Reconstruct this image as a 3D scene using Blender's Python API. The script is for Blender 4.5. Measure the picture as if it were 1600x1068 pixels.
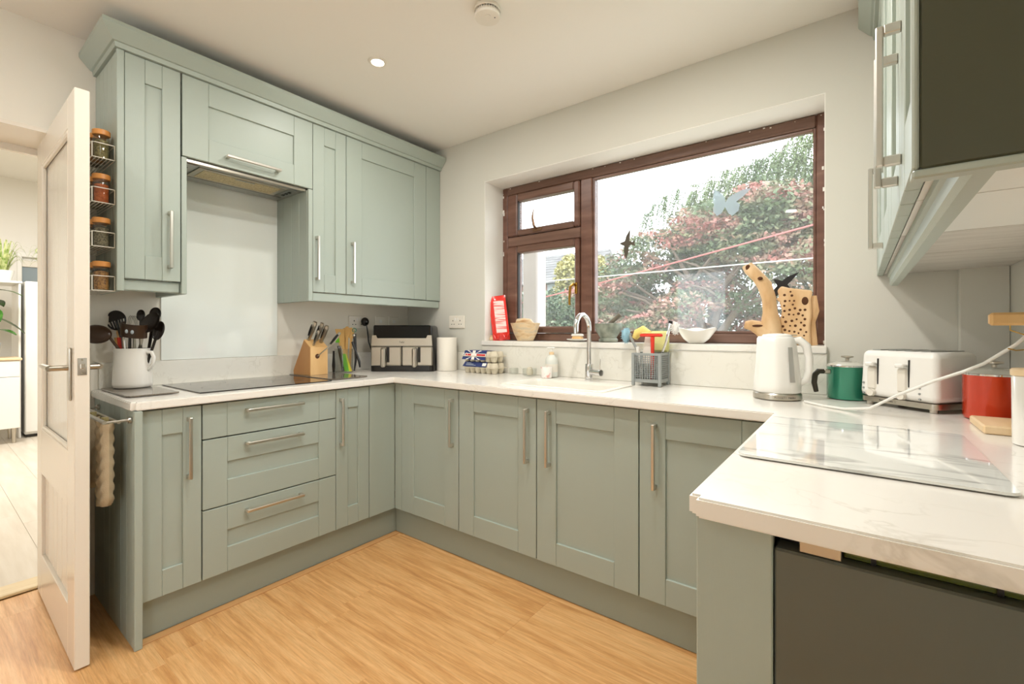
import bpy, bmesh, math, random
from mathutils import Matrix, Vector
PI = math.pi
R = math.radians
random.seed(7)
for o in list(bpy.data.objects):
    bpy.data.objects.remove(o)
SC = bpy.context.scene
COL = SC.collection

# ------------------------------------------------------------------ camera, sky, lights, exposure
cam = bpy.data.cameras.new('camera')
co = bpy.data.objects.new('camera', cam)
COL.objects.link(co)
co.location = (2.7166, -2.2729, 1.1718)
co.rotation_euler = (R(90), 0, R(37.2097))
cam.sensor_width = 36
cam.lens = 712.93 / 1600 * 36
cam.shift_y = -16.4 / 1600
cam.clip_start = .02
SC.camera = co
SC.view_settings.view_transform = 'Standard'
SC.view_settings.look = 'None'
SC.view_settings.gamma = 1
SC.view_settings.use_curve_mapping = False
SC.view_settings.exposure = 0.36
W = bpy.data.worlds.new('overcast sky')
SC.world = W
W.use_nodes = True
bg = W.node_tree.nodes['Background']
bg.inputs[0].default_value = (.91, .97, 1.04, 1)
bg.inputs[1].default_value = 4.2


def area(name, loc, size, power, col=(1, 1, 1), rot=(0, 0, 0), shape='DISK', size_y=None):
    l = bpy.data.lights.new(name, 'AREA')
    l.shape = shape
    l.size = size
    if size_y:
        l.size_y = size_y
    l.energy = power
    l.color = col
    o = bpy.data.objects.new(name, l)
    o.location = loc
    o.rotation_euler = rot
    COL.objects.link(o)
    return o


# ------------------------------------------------------------------ materials
def lin(r, g, b):
    f = lambda c: (c / 255 / 12.92) if c <= 10 else ((c / 255 + .055) / 1.055) ** 2.4
    return (f(r), f(g), f(b), 1)


def mat(name, col, rough=.5, metal=0, spec=.5, bump=None, var=None, coat=0, trans=0, emit=0, rand=0, alpha=1):
    m = bpy.data.materials.new(name)
    m.use_nodes = True
    nt = m.node_tree
    b = nt.nodes['Principled BSDF']
    c = lin(*col)
    b.inputs['Base Color'].default_value = c
    b.inputs['Roughness'].default_value = rough
    b.inputs['Metallic'].default_value = metal
    b.inputs['Specular IOR Level'].default_value = spec
    b.inputs['Coat Weight'].default_value = coat
    b.inputs['Transmission Weight'].default_value = trans
    if emit:
        b.inputs['Emission Color'].default_value = c
        b.inputs['Emission Strength'].default_value = emit
    tc = nt.nodes.new('ShaderNodeTexCoord')

    def noise(scale, detail, stretch, off=True):
        mp = nt.nodes.new('ShaderNodeMapping')
        mp.inputs['Scale'].default_value = stretch
        nt.links.new(tc.outputs['Object'], mp.inputs['Vector'])
        n = nt.nodes.new('ShaderNodeTexNoise')
        n.inputs['Scale'].default_value = scale
        n.inputs['Detail'].default_value = detail
        nt.links.new(mp.outputs[0], n.inputs['Vector'])
        if rand and off:
            oi = nt.nodes.new('ShaderNodeObjectInfo')
            ml = nt.nodes.new('ShaderNodeMath')
            ml.operation = 'MULTIPLY'
            ml.inputs[1].default_value = rand
            nt.links.new(oi.outputs['Random'], ml.inputs[0])
            cb = nt.nodes.new('ShaderNodeCombineXYZ')
            for i in range(3):
                nt.links.new(ml.outputs[0], cb.inputs[i])
            nt.links.new(cb.outputs[0], mp.inputs['Location'])
        return n
    if var:
        stops, scale, detail, stretch = var
        n = noise(scale, detail, stretch)
        rp = nt.nodes.new('ShaderNodeValToRGB')
        el = rp.color_ramp.elements
        while len(el) < len(stops):
            el.new(.5)
        for e, (p, cc) in zip(el, stops):
            e.position = p
            e.color = lin(*cc)
        nt.links.new(n.outputs[0], rp.inputs[0])
        nt.links.new(rp.outputs[0], b.inputs['Base Color'])
    if bump:
        scale, strength, stretch = bump
        n = noise(scale, 4, stretch, False)
        bp = nt.nodes.new('ShaderNodeBump')
        bp.inputs['Strength'].default_value = strength
        bp.inputs['Distance'].default_value = .002
        nt.links.new(n.outputs[0], bp.inputs['Height'])
        nt.links.new(bp.outputs[0], b.inputs['Normal'])
    return m


def clear(name, tint=(1, 1, 1), haze=0., gloss=1.0):
    m = bpy.data.materials.new(name)
    m.use_nodes = True
    nt = m.node_tree
    nt.nodes.clear()
    out = nt.nodes.new('ShaderNodeOutputMaterial')
    t = nt.nodes.new('ShaderNodeBsdfTransparent')
    t.inputs[0].default_value = (*tint, 1)
    g = nt.nodes.new('ShaderNodeBsdfGlossy')
    g.inputs['Roughness'].default_value = .02
    lw = nt.nodes.new('ShaderNodeLayerWeight')
    lw.inputs[0].default_value = .5
    pw = nt.nodes.new('ShaderNodeMath')
    pw.operation = 'POWER'
    pw.inputs[1].default_value = 4
    nt.links.new(lw.outputs['Facing'], pw.inputs[0])
    ml = nt.nodes.new('ShaderNodeMath')
    ml.operation = 'MULTIPLY_ADD'
    ml.inputs[1].default_value = gloss * .7
    ml.inputs[2].default_value = gloss * .04
    nt.links.new(pw.outputs[0], ml.inputs[0])
    mx = nt.nodes.new('ShaderNodeMixShader')
    nt.links.new(ml.outputs[0], mx.inputs[0])
    nt.links.new(t.outputs[0], mx.inputs[1])
    nt.links.new(g.outputs[0], mx.inputs[2])
    last = mx
    if haze:
        d = nt.nodes.new('ShaderNodeBsdfTranslucent')
        d.inputs[0].default_value = (.95, .95, .95, 1)
        m2 = nt.nodes.new('ShaderNodeMixShader')
        m2.inputs[0].default_value = haze
        nt.links.new(mx.outputs[0], m2.inputs[1])
        nt.links.new(d.outputs[0], m2.inputs[2])
        last = m2
    nt.links.new(last.outputs[0], out.inputs[0])
    return m


def ridge(m, base, vein, scale, width, stretch=(1, 1, 1), amount=1.0, detail=6):
    """thin irregular veins where a noise crosses its middle value"""
    nt = m.node_tree
    b = nt.nodes['Principled BSDF']
    tc = nt.nodes.new('ShaderNodeTexCoord')
    mp = nt.nodes.new('ShaderNodeMapping')
    mp.inputs['Scale'].default_value = stretch
    nt.links.new(tc.outputs['Object'], mp.inputs['Vector'])
    n = nt.nodes.new('ShaderNodeTexNoise')
    n.inputs['Scale'].default_value = scale
    n.inputs['Detail'].default_value = detail
    n.inputs['Distortion'].default_value = .6
    nt.links.new(mp.outputs[0], n.inputs['Vector'])
    rp = nt.nodes.new('ShaderNodeValToRGB')
    el = rp.color_ramp.elements
    el.new(.5)
    for e, p, v in zip(el, (.5 - width, .5, .5 + width), (0, amount, 0)):
        e.position = p
        e.color = (v, v, v, 1)
    nt.links.new(n.outputs[0], rp.inputs[0])
    n2 = nt.nodes.new('ShaderNodeTexNoise')
    n2.inputs['Scale'].default_value = scale * .6
    nt.links.new(mp.outputs[0], n2.inputs['Vector'])
    r2 = nt.nodes.new('ShaderNodeValToRGB')
    r2.color_ramp.elements[0].position = .42
    r2.color_ramp.elements[1].position = .68
    nt.links.new(n2.outputs[0], r2.inputs[0])
    mu = nt.nodes.new('ShaderNodeMath')
    mu.operation = 'MULTIPLY'
    nt.links.new(rp.outputs[0], mu.inputs[0])
    nt.links.new(r2.outputs[0], mu.inputs[1])
    mx = nt.nodes.new('ShaderNodeMix')
    mx.data_type = 'RGBA'
    mx.inputs[6].default_value = lin(*base)
    mx.inputs[7].default_value = lin(*vein)
    nt.links.new(mu.outputs[0], mx.inputs[0])
    nt.links.new(mx.outputs[2], b.inputs['Base Color'])
    return m


SAGE = (166, 176, 166)
m_paint = mat('sage paint', SAGE, .42, bump=(60, .12, (14, 14, .5)))
m_paint_h = mat('sage paint horizontal grain', SAGE, .42, bump=(60, .12, (.6, .6, 14)))
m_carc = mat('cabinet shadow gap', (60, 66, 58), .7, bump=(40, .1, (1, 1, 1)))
m_white_carc = mat('white melamine', (232, 230, 222), .5, bump=(30, .05, (1, 1, 1)))
m_plinth = mat('plinth paint', (150, 158, 146), .4, bump=(60, .08, (.6, .6, 14)))
m_endp_shade = mat('dark sage satin end panel', (70, 72, 54), .3, bump=(30, .04, (1, 1, 1)))  # sage panel turned away from the light; its shade is in the colour
m_quartz = ridge(mat('white quartz', (238, 234, 224), .16), (238, 234, 226), (206, 200, 188), 7, .02, (1, 1, 1), .6)
m_splashq = ridge(mat('quartz upstand', (232, 228, 216), .2), (232, 229, 219), (206, 201, 188), 14, .03, (1, 1, 1), .55, 10)
m_marble = ridge(mat('marble print glass', (232, 232, 226), .06, coat=.6), (238, 239, 234), (128, 130, 126), 4.5, .05, (.55, 2.8, 1), 1)
m_wall = mat('cream emulsion', (234, 228, 215), .75, bump=(90, .1, (1, 1, 1)))
m_wall2 = mat('pale grey green emulsion', (214, 212, 202), .75, bump=(90, .1, (1, 1, 1)))
m_ceil = mat('ceiling emulsion', (240, 236, 228), .8, bump=(60, .08, (1, 1, 1)))
m_reveal = mat('white reveal paint', (238, 235, 228), .7, bump=(60, .2, (1, 1, 1)))
m_gloss = mat('white gloss paint', (232, 224, 210), .25, bump=(30, .03, (1, 1, 1)))
OAK = [(.28, (190, 134, 78)), (.42, (210, 157, 98)), (.52, (222, 172, 114)), (.62, (229, 184, 128)), (.78, (208, 156, 98))]
m_oak = mat('oak laminate', (210, 160, 100), .42, var=(OAK, 2.2, 12, (.9, 13, 1)), rand=17, bump=(40, .1, (1, 22, 1)))
def pores(m, scale, stretch, lo):
    nt = m.node_tree
    b = nt.nodes['Principled BSDF']
    src = b.inputs['Base Color'].links[0].from_socket
    mp = [n for n in nt.nodes if n.type == 'MAPPING'][0]
    m2 = nt.nodes.new('ShaderNodeVectorMath')
    m2.operation = 'MULTIPLY'
    m2.inputs[1].default_value = stretch
    nt.links.new(mp.outputs[0], m2.inputs[0])
    n = nt.nodes.new('ShaderNodeTexNoise')
    n.inputs['Scale'].default_value = scale
    n.inputs['Detail'].default_value = 6
    n.inputs['Roughness'].default_value = .75
    n.inputs['Distortion'].default_value = .5
    nt.links.new(m2.outputs[0], n.inputs['Vector'])
    r = nt.nodes.new('ShaderNodeValToRGB')
    r.color_ramp.elements[0].position = .3
    r.color_ramp.elements[0].color = (*lo, 1)
    r.color_ramp.elements[1].position = .62
    r.color_ramp.elements[1].color = (1.06, 1.06, 1.06, 1)
    nt.links.new(n.outputs[0], r.inputs[0])
    mx = nt.nodes.new('ShaderNodeMix')
    mx.data_type = 'RGBA'
    mx.blend_type = 'MULTIPLY'
    mx.inputs[0].default_value = 1
    nt.links.new(src, mx.inputs[6])
    nt.links.new(r.outputs[0], mx.inputs[7])
    nt.links.new(mx.outputs[2], b.inputs['Base Color'])


pores(m_oak, 9, (1, 1.3, 1), (.78, .72, .64))
for nd in m_oak.node_tree.nodes:
    if nd.type == 'TEX_NOISE' and nd.inputs['Detail'].default_value == 12:
        nd.inputs['Roughness'].default_value = .62
        nd.inputs['Distortion'].default_value = .35
m_oak_edge = mat('oak edging strip', (170, 116, 66), .5, var=([(.3, (192, 142, 88)), (.7, (214, 164, 108))], 4, 6, (6, 1, 1)))
PALEOAK = [(.25, (206, 194, 176)), (.5, (218, 207, 190)), (.75, (226, 217, 203))]
m_paleoak = mat('pale oak laminate', (226, 210, 186), .3, var=(PALEOAK, 3, 8, (.8, 8, 1)), rand=13, bump=(40, .1, (1, 20, 1)))
m_thresh = mat('pine threshold', (226, 204, 160), .45, var=([(.3, (216, 190, 142)), (.7, (234, 214, 174))], 4, 6, (8, 1, 1)))
m_nickel = mat('brushed nickel', (208, 204, 196), .28, 1, bump=(120, .05, (1, 1, .05)))
m_chrome = mat('chrome', (226, 226, 226), .06, 1, bump=(8, .01, (1, 1, 1)))
m_steel = mat('brushed steel', (190, 184, 172), .28, 1, bump=(140, .06, (1, .04, 1)))
m_steel_ap = mat('dark brushed steel door', (98, 103, 96), .36, .35, bump=(120, .05, (.05, 1, 1)))
m_hob = mat('black glass hob', (30, 28, 26), .06, coat=.3, bump=(4, .004, (1, 1, 1)))
m_saver = mat('smoked glass board', (112, 102, 90), .14, coat=.4, var=([(.45, (104, 95, 84)), (.6, (124, 113, 100))], 180, 2, (1, 1, 1)))
m_splash = mat('pale glass splashback', (236, 240, 234), .05, coat=1, bump=(3, .004, (1, 1, 1)))
m_brown = mat('mahogany frame', (98, 62, 48), .32, var=([(.3, (92, 60, 48)), (.6, (116, 82, 68)), (.8, (136, 104, 90))], 5, 6, (1, 1, 4)), bump=(60, .1, (1, 1, .1)))
m_brown_h = mat('mahogany frame rail', (98, 62, 48), .32, var=([(.3, (98, 70, 58)), (.6, (120, 90, 76)), (.8, (140, 110, 96))], 5, 6, (.4, 1, 6)), bump=(60, .1, (.1, 1, 1)))
m_gasket = mat('dark gasket', (42, 36, 34), .6, bump=(40, .1, (1, 1, 1)))
m_brass = mat('brass', (196, 150, 72), .25, 1, bump=(20, .03, (1, 1, 1)))
m_gold_d = mat('dull bronze', (120, 92, 70), .4, .8, bump=(20, .03, (1, 1, 1)))
m_pane = clear('window pane', (.97, .98, .97), .032, .8)
m_glass = clear('clear glass', (.95, .96, .95), .0, .9)
m_acrylic = clear('clear acrylic', (.93, .94, .93), .06, .9)
m_frost = mat('reeded frosted glass', (240, 236, 226), .12, coat=.5, bump=(30, .25, (6, 1, .02)))
m_ceramic = mat('white ceramic', (240, 236, 228), .12, coat=.6, bump=(6, .01, (1, 1, 1)))
m_sink = mat('white composite sink', (236, 232, 222), .25, bump=(60, .02, (1, 1, 1)))
m_wplastic = mat('white plastic', (240, 238, 232), .28, bump=(10, .01, (1, 1, 1)))
m_wplastic2 = mat('warm white plastic', (232, 226, 214), .35, bump=(10, .01, (1, 1, 1)))
m_socket = mat('white socket plastic', (236, 230, 218), .35, bump=(10, .01, (1, 1, 1)))
m_dark = mat('black plastic', (22, 19, 17), .3, bump=(30, .03, (1, 1, 1)))
m_nylon = mat('black nylon', (30, 22, 15), .26, bump=(30, .03, (1, 1, 1)))
m_bronze = mat('brown nylon', (58, 36, 18), .3, bump=(30, .03, (1, 1, 1)))
m_blackgl = mat('black gloss', (6, 7, 7), .08, spec=.25, coat=0, bump=(4, .004, (1, 1, 1)))
WOODL = [(.3, (214, 166, 104)), (.6, (232, 190, 130)), (.8, (222, 176, 116))]
m_beech = mat('beech wood', (226, 180, 120), .45, var=(WOODL, 6, 6, (1, 1, .2)), bump=(60, .06, (1, 1, .1)))
m_beech2 = mat('darker beech side', (196, 140, 80), .45, var=([(.3, (182, 124, 66)), (.7, (206, 152, 92))], 6, 6, (1, 1, .2)))
m_lidwood = mat('orange bamboo lid', (214, 140, 66), .4, var=([(.3, (206, 134, 64)), (.7, (226, 160, 90))], 9, 5, (1, 1, .3)))
m_palewood = mat('pale maple', (236, 208, 166), .45, var=([(.3, (226, 194, 148)), (.7, (242, 216, 178))], 6, 6, (3, .6, 1)))
m_greywood = mat('grey limed underside', (206, 200, 190), .5, var=([(.3, (192, 186, 176)), (.6, (212, 207, 198)), (.8, (202, 196, 186))], 5, 6, (1, 9, 1)))
m_bamboo = mat('bamboo', (216, 172, 104), .45, var=([(.3, (202, 154, 84)), (.7, (226, 186, 120))], 8, 5, (1, 1, .2)))
m_green = mat('lime silicone', (112, 196, 50), .35, bump=(20, .02, (1, 1, 1)))
m_yellowg = mat('yellow silicone', (206, 206, 60), .35, bump=(20, .02, (1, 1, 1)))
m_red = mat('red plastic', (224, 58, 40), .3, bump=(20, .02, (1, 1, 1)))
m_redpkt = mat('red vinyl', (226, 52, 42), .2, coat=.4, bump=(14, .35, (1, 1, .5)))
m_pktprint = mat('pink white print', (246, 186, 178), .35, var=([(.42, (236, 110, 104)), (.5, (252, 222, 216))], 26, 2, (.25, 1, 3.2)))
m_orange = mat('orange red enamel', (206, 62, 26), .22, .35, coat=.6, bump=(6, .01, (1, 1, 1)))
m_teal = mat('teal enamel', (52, 140, 112), .22, .35, coat=.6, bump=(6, .01, (1, 1, 1)))
m_panhandle = mat('olive black bakelite', (52, 46, 34), .35, bump=(20, .03, (1, 1, 1)))
m_lidglass = mat('glass pan lid', (206, 206, 196), .06, .2, coat=1, bump=(4, .01, (1, 1, 1)))
m_paper = mat('paper towel', (240, 234, 222), .9, bump=(120, .4, (1, 1, 1)))
m_pulp = mat('egg box pulp', (216, 206, 184), .95, bump=(160, .4, (1, 1, 1)))
m_navy = mat('navy print', (44, 58, 112), .6, bump=(60, .05, (1, 1, 1)))
m_white = mat('white print', (244, 240, 234), .6, bump=(60, .05, (1, 1, 1)))
m_redp = mat('red print', (206, 48, 48), .6, bump=(60, .05, (1, 1, 1)))
m_stoneb = mat('veined soapstone', (222, 196, 158), .4, var=([(.3, (196, 152, 104)), (.5, (226, 200, 160)), (.65, (204, 186, 160)), (.8, (236, 214, 180))], 14, 5, (1, 1, 3)))
m_mortar = mat('grey green marble', (122, 128, 116), .4, var=([(.3, (92, 98, 88)), (.5, (134, 140, 126)), (.75, (166, 168, 154))], 22, 6, (1, 1, 1)))
m_pestle = mat('grey stone', (110, 102, 88), .5, var=([(.3, (88, 80, 68)), (.7, (128, 120, 104))], 22, 4, (1, 1, 1)))
m_drift = mat('driftwood', (206, 160, 106), .7, var=([(.28, (158, 112, 70)), (.42, (208, 168, 120)), (.6, (230, 198, 156)), (.8, (240, 218, 184))], 9, 6, (1, 1, .4)), bump=(30, .5, (1, 1, .3)))
m_hole = mat('dark hollow', (84, 50, 26), .9, bump=(30, .2, (1, 1, 1)))
m_grey = mat('grey plastic', (150, 154, 152), .4, bump=(20, .02, (1, 1, 1)))
m_blue = mat('pale blue bristle', (150, 190, 206), .7, bump=(200, .6, (1, 1, 1)))
m_bristle = mat('white bristle', (234, 232, 228), .7, bump=(200, .6, (1, 1, 1)))
m_yellow = mat('yellow cloth', (242, 214, 124), .8, bump=(160, .4, (1, 1, 1)))
m_lime = mat('yellow green sponge', (222, 220, 150), .8, bump=(160, .5, (1, 1, 1)))
m_decal_d = mat('dark bird decal', (78, 70, 58), .6, bump=(30, .02, (1, 1, 1)))
m_decal_b = mat('black bird decal', (10, 10, 14), .4, bump=(30, .02, (1, 1, 1)))
m_decal_w = clear('translucent white decal', (.55, .6, .62), .2, .3)
m_linen = mat('natural quilted linen', (196, 178, 148), .9, bump=(220, .5, (1, 1, 1)))
m_linen_in = mat('olive lining', (150, 138, 92), .9, bump=(220, .3, (1, 1, 1)))
m_wire = mat('white coated wire', (232, 226, 212), .35, bump=(30, .02, (1, 1, 1)))
m_herb = mat('dried herbs', (128, 118, 74), .9, var=([(.35, (92, 84, 48)), (.6, (150, 138, 92))], 150, 3, (1, 1, 1)))
m_paprika = mat('paprika', (176, 84, 32), .9, var=([(.35, (158, 70, 24)), (.6, (190, 98, 42))], 120, 3, (1, 1, 1)))
m_cumin = mat('brown seeds', (150, 104, 54), .9, var=([(.35, (110, 70, 34)), (.6, (184, 134, 74))], 160, 3, (1, 1, 1)))
m_pepper = mat('grey pepper', (110, 100, 78), .9, var=([(.35, (74, 66, 50)), (.6, (140, 128, 102))], 170, 3, (1, 1, 1)))
m_lamp = mat('lamp lens', (255, 248, 232), .3, emit=14, bump=(10, .01, (1, 1, 1)))
m_olive_refl = mat('olive gloss trim', (84, 92, 30), .12, coat=1, bump=(6, .02, (1, 1, 1)))  # olive stands in for a green reflection on the control strip
m_filter = mat('hood mesh filter', (206, 188, 146), .45, .6, var=([(.4, (186, 168, 126)), (.6, (216, 200, 160))], 160, 2, (1, 1, 1)), bump=(260, .5, (1, 1, 1)))
m_alu = mat('grey aluminium', (176, 177, 174), .35, .9, bump=(100, .05, (1, .05, 1)))
m_gold = mat('gold wire', (200, 162, 88), .25, 1, bump=(20, .02, (1, 1, 1)))
m_pinkcup = mat('white floral pot', (244, 236, 230), .3, var=([(.5, (246, 240, 234)), (.6, (246, 238, 232)), (.66, (226, 140, 124)), (.72, (246, 236, 228))], 32, 2, (1, 1, 1)))
m_bottle = mat('frosted bottle', (222, 224, 216), .3, coat=.3, bump=(20, .02, (1, 1, 1)))
m_pot = mat('grey blue glazed pot', (186, 196, 204), .35, bump=(20, .05, (1, 1, 1)))
m_leafr = mat('rubber plant leaf', (44, 92, 34), .25, var=([(.3, (34, 78, 28)), (.7, (72, 120, 44))], 12, 3, (1, 1, 1)))
m_spider = mat('spider plant leaf', (176, 190, 110), .5, var=([(.35, (128, 156, 70)), (.6, (206, 212, 150))], 30, 2, (1, 1, 1)))
m_bark = mat('bark', (112, 98, 84), .9, bump=(30, .6, (1, 1, .3)))
m_maple = mat('maple foliage', (98, 114, 68), .6, var=([(.3, (69, 85, 54)), (.42, (88, 104, 69)), (.5, (114, 115, 85)), (.56, (155, 121, 104)), (.64, (162, 98, 92)), (.72, (114, 115, 76))], 1.7, 8, (1, 1, 2.4)))
m_willow = mat('willow foliage', (80, 100, 60), .6, var=([(.3, (78, 96, 60)), (.7, (116, 128, 88))], 1.2, 4, (1, 1, .4)))
m_hedge = mat('variegated hedge leaf', (96, 115, 87), .6, var=([(.35, (54, 78, 54)), (.5, (99, 118, 87)), (.65, (152, 158, 130))], 14, 4, (1, 1, 1)))
m_ybush = mat('yellow bush leaf', (160, 152, 90), .6, var=([(.3, (124, 124, 65)), (.6, (173, 162, 101))], 6, 4, (1, 1, 1)))
m_lawn = mat('lawn', (83, 102, 57), .9, var=([(.3, (67, 86, 44)), (.7, (99, 116, 70))], 6, 5, (1, 1, 1)), bump=(60, .5, (1, 1, 1)))
m_bounce = mat('pale paving', (196, 190, 178), .8, var=([(.3, (182, 176, 164)), (.7, (206, 200, 188))], 3, 5, (1, 1, 1)), bump=(30, .2, (1, 1, 1)))
m_tile = mat('grey roof tile', (103, 100, 97), .7, var=([(.3, (88, 85, 84)), (.7, (117, 114, 111))], 3, 4, (1, 1, 1)))
m_brick = mat('red brick', (132, 90, 72), .8, var=([(.35, (117, 75, 58)), (.65, (142, 102, 82))], 7, 4, (1, 1, 3)))
m_render = mat('pale cladding', (154, 157, 159), .7, bump=(40, .1, (1, 1, 1)))
m_post = mat('painted post', (180, 169, 164), .6, bump=(30, .1, (1, 1, .2)))
m_winglass = mat('house window glass', (150, 162, 170), .1, coat=.5, bump=(4, .01, (1, 1, 1)))
m_pinkline = mat('pink line', (169, 97, 91), .6, bump=(200, .2, (1, 1, 1)))
m_whiteline = mat('white line', (188, 187, 182), .6, bump=(200, .2, (1, 1, 1)))


# ------------------------------------------------------------------ geometry helpers
class G:
    def __init__(s, f=None):
        s.v = []
        s.F = []
        s.f = f

    def add(s, vs, fs):
        n = len(s.v)
        s.v += [tuple(s.f(*v)) if s.f else tuple(v) for v in vs]
        s.F += [[i + n for i in q] for q in fs]
        return s

    def box(s, x0, x1, y0, y1, z0, z1, b=0):
        x0, x1 = min(x0, x1), max(x0, x1)
        y0, y1 = min(y0, y1), max(y0, y1)
        z0, z1 = min(z0, z1), max(z0, z1)
        if not b:
            vs = [(x, y, z) for x in (x0, x1) for y in (y0, y1) for z in (z0, z1)]
            return s.add(vs, [(0, 1, 3, 2), (4, 6, 7, 5), (0, 4, 5, 1), (2, 3, 7, 6), (0, 2, 6, 4), (1, 5, 7, 3)])
        lo, hi = (x0, y0, z0), (x1, y1, z1)
        b = min(b, (x1 - x0) * .49, (y1 - y0) * .49, (z1 - z0) * .49)
        vs = []
        ix = {}
        for c in range(8):
            s3 = [(c >> k) & 1 for k in range(3)]
            for ax in range(3):
                p = []
                for k in range(3):
                    e = hi[k] if s3[k] else lo[k]
                    p.append(e if k == ax else e + (-b if s3[k] else b))
                ix[(c, ax)] = len(vs)
                vs.append(tuple(p))
        fs = []
        for ax in range(3):
            k1, k2 = [k for k in range(3) if k != ax]
            for sd in (0, 1):
                q = []
                for a, c in ((0, 0), (1, 0), (1, 1), (0, 1)):
                    q.append(ix[((sd << ax) | (a << k1) | (c << k2), ax)])
                fs.append(q)
            for a in (0, 1):
                for c in (0, 1):
                    base = (a << k1) | (c << k2)
                    fs.append([ix[(base, k1)], ix[(base | (1 << ax), k1)], ix[(base | (1 << ax), k2)], ix[(base, k2)]])
        for c in range(8):
            fs.append([ix[(c, 0)], ix[(c, 1)], ix[(c, 2)]])
        return s.add(vs, fs)

    def tube(s, pts, r, n=8, closed=False):
        pts = [Vector(p) for p in pts]
        m = len(pts)
        rs = r if isinstance(r, (list, tuple)) else [r] * m
        vs = []
        up = None
        for i, p in enumerate(pts):
            a = pts[(i - 1) % m] if (closed or i > 0) else p
            c = pts[(i + 1) % m] if (closed or i < m - 1) else p
            t = (c - a).normalized()
            if up is None:
                up = Vector((0, 0, 1)) if abs(t.z) < .9 else Vector((1, 0, 0))
            sd = t.cross(up).normalized()
            up = sd.cross(t).normalized()
            for k in range(n):
                q = 2 * PI * (k + .5) / n
                vs.append(p + (sd * math.cos(q) + up * math.sin(q)) * rs[i])
        fs = []
        for i in range(m if closed else m - 1):
            j = (i + 1) % m
            for k in range(n):
                l = (k + 1) % n
                fs.append((i * n + k, i * n + l, j * n + l, j * n + k))
        if not closed:
            fs.append(tuple(range(n))[::-1])
            fs.append(tuple((m - 1) * n + k for k in range(n)))
        return s.add(vs, fs)

    def cyl(s, p0, p1, r0, r1=None, n=20):
        return s.tube([p0, p1], [r0, r0 if r1 is None else r1], n)

    def lathe(s, prof, c=(0, 0, 0), n=28, warp=None, close=False):
        vs = []
        for r, z in prof:
            for k in range(n):
                a = 2 * PI * k / n
                x, y, zz = r * math.cos(a), r * math.sin(a), z
                if warp:
                    x, y, zz = warp(x, y, zz, a)
                vs.append((c[0] + x, c[1] + y, c[2] + zz))
        m = len(prof)
        fs = []
        for i in range(m - 1 if not close else m):
            j = (i + 1) % m
            for k in range(n):
                l = (k + 1) % n
                fs.append((i * n + k, i * n + l, j * n + l, j * n + k))
        if not close:
            fs.append(tuple(range(n))[::-1])
            fs.append(tuple((m - 1) * n + k for k in range(n)))
        return s.add(vs, fs)

    def ball(s, c, rx, ry=None, rz=None, nu=16, nv=8):
        ry = rx if ry is None else ry
        rz = rx if rz is None else rz
        prof = [(max(math.sin(PI * i / nv), .004), -math.cos(PI * i / nv)) for i in range(nv + 1)]
        vs = [(c[0] + r * math.cos(2 * PI * k / nu) * rx, c[1] + r * math.sin(2 * PI * k / nu) * ry, c[2] + z * rz) for r, z in prof for k in range(nu)]
        fs = []
        for i in range(nv):
            for k in range(nu):
                l = (k + 1) % nu
                fs.append((i * nu + k, i * nu + l, (i + 1) * nu + l, (i + 1) * nu + k))
        return s.add(vs, fs)

    def prism(s, poly, d0, d1, f=None):
        """poly in (a,b) extruded along d; f(a,b,d) -> point"""
        f = f or (lambda a, b, d: (a, b, d))
        n = len(poly)
        vs = [f(a, b, d0) for a, b in poly] + [f(a, b, d1) for a, b in poly]
        fs = [tuple(range(n))[::-1], tuple(range(n, 2 * n))]
        fs += [(i, (i + 1) % n, n + (i + 1) % n, n + i) for i in range(n)]
        return s.add(vs, fs)

    def quad(s, a, b, c, d):
        return s.add([a, b, c, d], [(0, 1, 2, 3)])


def mesh_of(name, g, m, smooth=True, ang=35, recalc=True):
    me = bpy.data.meshes.new(name)
    me.from_pydata(g.v, [], g.F)
    if recalc:
        bm = bmesh.new()
        bm.from_mesh(me)
        bmesh.ops.recalc_face_normals(bm, faces=bm.faces)
        bm.to_mesh(me)
        bm.free()
    if smooth:
        me.shade_smooth()
        me.set_sharp_from_angle(angle=R(ang))
    if m:
        me.materials.append(m)
    return me


def obj(name, g, m, parent=None, label=None, smooth=True, ang=35, world=False, recalc=True):
    """one mesh object.  world=True: g is in world coordinates although the parent is placed."""
    me = mesh_of(name, g, m, smooth, ang, recalc) if isinstance(g, G) else g
    o = bpy.data.objects.new(name, me)
    COL.objects.link(o)
    if parent:
        o.parent = parent
        if world:
            o.matrix_parent_inverse = (Matrix.Translation(parent.location) @ parent.rotation_euler.to_matrix().to_4x4()).inverted()
    if label:
        o['label'] = label
    return o


def thing(name, label, cat, loc=(0, 0, 0), rz=0, group=None):
    o = bpy.data.objects.new(name, None)
    COL.objects.link(o)
    o.location = loc
    o.rotation_euler = (0, 0, rz)
    o['label'] = label
    o['category'] = cat
    if group:
        o['group'] = group
    o.empty_display_size = .05
    return o


def tag(o, label, cat, group=None):
    o['label'] = label
    o['category'] = cat
    if group:
        o['group'] = group
    return o


def struct(name, g=None, m=None, loc=(0, 0, 0), rz=0, **k):
    if g is None:
        o = bpy.data.objects.new(name, None)
        COL.objects.link(o)
        o.location = loc
        o.rotation_euler = (0, 0, rz)
    else:
        o = obj(name, g, m, **k)
    o['kind'] = 'structure'
    return o


def dup(root, loc, rz=None, label=None, group=None):
    r = root.copy()
    COL.objects.link(r)
    r.location = loc
    if rz is not None:
        r.rotation_euler = (0, 0, rz)
    if label:
        r['label'] = label
    if group:
        r['group'] = group
    for ch in list(root.children):
        c = ch.copy()
        COL.objects.link(c)
        c.parent = r
        for gch in list(ch.children):
            d = gch.copy()
            COL.objects.link(d)
            d.parent = c
    return r


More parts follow.
